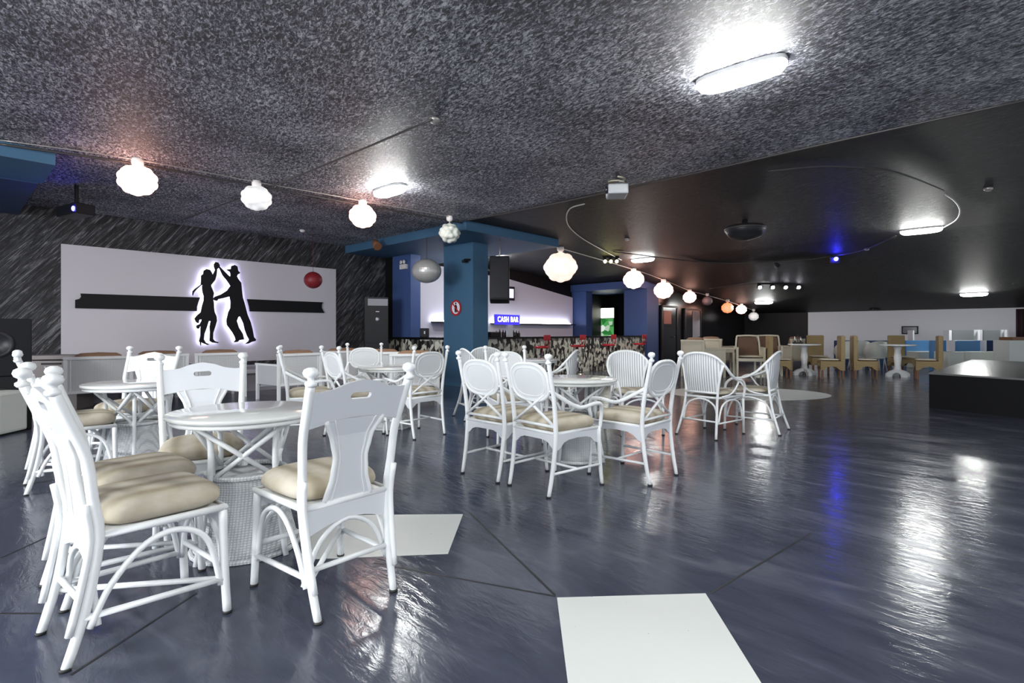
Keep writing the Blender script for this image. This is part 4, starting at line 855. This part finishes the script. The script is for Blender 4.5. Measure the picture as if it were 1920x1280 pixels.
for x, d, fx, fy, lb in ((1462,13.9,1,-.25,'straw wicker chair left of the left pedestal table'), (1534,15.6,-.2,-1,'straw wicker chair behind the left pedestal table facing the camera'), (1556,13.7,-1,.35,'straw wicker chair right of the left pedestal table with its back edge in view'),
    (1622,13.7,1,-.4,'straw wicker chair left of the right pedestal table'), (1692,15.2,0,-1,'straw wicker chair behind the right pedestal table facing the camera'), (1738,13.6,-1,.6,'straw wicker chair right of the right pedestal table, nearest the stage')):
    KD.put(lb, (x-960)/F*d, d, fx, fy, 0, GD)
def pedestal():
    t = thing('pedestal_table', '', 'table'); m_ = MB(); m_.lathe([(.001,.83),(.41,.83),(.42,.845),(.41,.865),(.001,.87)], 28); m_.build('tabletop', M['top_white'], t)
    m_ = MB(); m_.lathe([(.06,.12),(.085,.2),(.07,.3),(.09,.5),(.07,.7),(.1,.8),(.2,.83)], 16); m_.build('column', M['white'], t)
    m_ = MB()
    for rz in (0, PI/2): m_.plate([(-.3,0),(-.18,0),(-.16,.07),(-.08,.11),(.08,.11),(.16,.07),(.18,0),(.3,0),(.3,.08),(.2,.15),(.08,.19),(-.08,.19),(-.2,.15),(-.3,.08)], [], .09, lambda a, b, w_: (a*math.cos(rz)-w_*math.sin(rz), a*math.sin(rz)+w_*math.cos(rz), b))
    m_.build('base_feet', M['white'], t); return t
KP = Kind(pedestal); p1 = fl(1508, 703); p2 = fl(1683, 706)
KP.put('white pedestal table, left of the two among the straw chairs', p1.x, p1.y, 0, 1, 0, 'white pedestal tables')
KP.put('white pedestal table, right of the two among the straw chairs', p2.x, p2.y, 0, 1, 0, 'white pedestal tables')
t = thing('bottle_rack', 'small silver cruet rack standing on the left pedestal table', 'cruet', (p1.x-.18, p1.y, .87)); m_ = MB(); m_.box(-.12,.12,-.05,.05,0,.05); m_.tube([(0,0,.05),(0,0,.26)], .01, 6); m_.build('rack', M['cable_dark'], t)
for sx in (-.08,.08): m_ = MB(); m_.lathe([(.025,.05),(.028,.14),(.012,.19),(.012,.22)], 10, c=(sx,0,0)); m_.build('glass_cruet', M['chrome'], t)
# white shell chairs behind
def shell():
    t = thing('shell_chair', '', 'chair'); m_ = MB(); vs = []; k = 14
    for i in range(k+1):
        a = PI*1.15*i/k-PI*.075; h = .45+.42*math.sin(PI*i/k)**.6+.0
        for z_, r_ in ((.38,.24),(.5,.28),(h+.05,.33)): vs.append((r_*math.cos(a)*1.0, -r_*math.sin(a), z_))
    kk = len(vs); vs += [(x*.93,y*.93,z) for x,y,z in vs]; fs = []
    for i in range(k):
        for j in range(2): q = [i*3+j, i*3+j+1, i*3+j+4, i*3+j+3]; fs += [q, [a+kk for a in q[::-1]]]
        fs.append([i*3+2, (i+1)*3+2, (i+1)*3+2+kk, i*3+2+kk])
    m_.add(vs, fs, True); m_.build('backrest_shell', M['booth_white'], t); m_ = MB(); m_.lathe([(.001,.36),(.25,.37),(.26,.42),(.22,.45),(.001,.45)], 20); m_.build('seat', M['booth_white'], t)
    for sx in (-1,1):
        for sy in (-1,1): m_ = MB(); m_.tube([(sx*.18,sy*.18,.38),(sx*.23,sy*.23,0)], .015, 6); m_.build('leg', M['white'], t)
    return t
KSh = Kind(shell)
for x, d, lb in ((1585,16.6,'white shell chair between the straw chairs, left'), (1610,17.3,'white shell chair half hidden beside the middle straw chair'), (1641,16.6,'white shell chair behind the straw chair left of the right pedestal table'), (1665,17.2,'white shell chair just left of the right pedestal table')):
    KSh.put(lb, (x-960)/F*d, d, .2, .98, 0, 'white shell chairs behind the straw chairs')

# ---------------------------------------------------------------- booths by the far white wall
def booth(xa, xb, d, back, label, zt=None, seat=True):
    a = Vector(((xa-960)/F*d, d, 0)); b = Vector(((xb-960)/F*d, d, 0)); wd = (b-a).length
    t = thing('booth_bench', label, 'booth', a, 0, 'booth benches at the far wall'); ht = CH-(16/F)*d
    m_ = MB(); m_.box(0,wd,.05,.22,0,ht, bev=.02); m_.build('backrest', M[back], t)
    if seat: m_ = MB(); m_.box(.02,wd-.06,-.5,.05,0,CH-.036*d, bev=.02); m_.build('seat_box', M['booth_white'], t)
booth(1752,1786,16.2,'booth_blue','light blue booth bench with a pale seat box, left of the white divider')
booth(1792,1847,16.0,'booth_blue','light blue booth bench in the middle behind the stage')
booth(1852,1889,16.4,'booth_navy','navy booth bench at the right behind the stage')
booth(1700,1745,18.0,'booth_blue','light blue booth bench behind the right straw chair')
booth(1570,1612,19.5,'booth_navy','navy booth bench behind the left shell chairs', seat=False)
booth(1628,1675,19.5,'booth_navy','navy booth bench behind the right shell chairs', seat=False)
for x, d, yt, yb_, wd, lb in ((1789,15.8,638,690,.06,'white divider panel between the two light blue booths'), (1848,15.9,638,690,.06,'white divider panel beside the navy booth'), (1782,18.0,619,690,.09,'tall white post above the light blue booth'), (1840,18.0,618,690,.07,'tall white post above the middle booth'), (1890,18.0,618,690,.05,'tall white post at the right booth'), (1713,18.5,619,690,.05,'slim white post behind the right pedestal table')):
    q = at(x, yt, d); m_ = MB(); m_.box(q.x-wd/2, q.x+wd/2, d, d+.25, 0, q.z); tag(m_.build('booth_divider', M['white_wall']), lb, 'divider')
for xa, xb, lb in ((1786,1836,'clear glass screen between the tall posts above the middle booth'), (1844,1887,'clear glass screen between the right tall posts')):
    a, b = at(xa,619,18.1), at(xb,619,18.1); m_ = MB(); m_.box(a.x, b.x, 18.1, 18.112, at(xa,638,18.1).z, a.z); tag(m_.build('glass_screen', M['glass']), lb, 'glass screen')
a = at(1893, 638, 14.6); t = thing('service_cabinet', 'cream service cabinet with a brown tray on top at the right edge', 'cabinet', (a.x, a.y, 0)); m_ = MB(); m_.box(0,1.2,0,.5,0,a.z); m_.build('cabinet_body', M['booth_white'], t); m_ = MB(); m_.box(.12,1.1,.05,.45,a.z,a.z+.09); m_.build('tray', M['wood'], t)
a, b = ons(1691, S1, y=626), ons(1722, S1, y=611); t = thing('television', 'dark flat television on the white far wall', 'television'); wallbox(S1-.08, S1-.0, b.dot(U2), a.dot(U2), a.z, b.z).build('frame', M['black'], t); wallbox(S1-.09, S1-.08, b.dot(U2)+.04, a.dot(U2)-.04, a.z+.04, b.z-.04).build('screen', M['screen'], t)

# ---------------------------------------------------------------- stage
A_ = fl(1742, 764); B_ = A_+Vector((.402,-.915,0))*3.4; D_ = Vector((10.75,12.45,0)); C_ = D_+(B_-A_)*.9
t = thing('stage', 'low black stage platform with a sheen on its top at the right edge', 'stage')
m_ = MB(); m_.prism([(p.x, p.y) for p in (A_, B_, C_, D_)], 0, .53); m_.build('skirt', M['stage_side'], t)
m_ = MB(); cc = (A_+B_+C_+D_)/4; m_.prism([(cc.x+(p.x-cc.x)*1.004, cc.y+(p.y-cc.y)*1.004) for p in (A_, B_, C_, D_)], .53, .555); m_.build('platform_top', M['stage_top'], t)
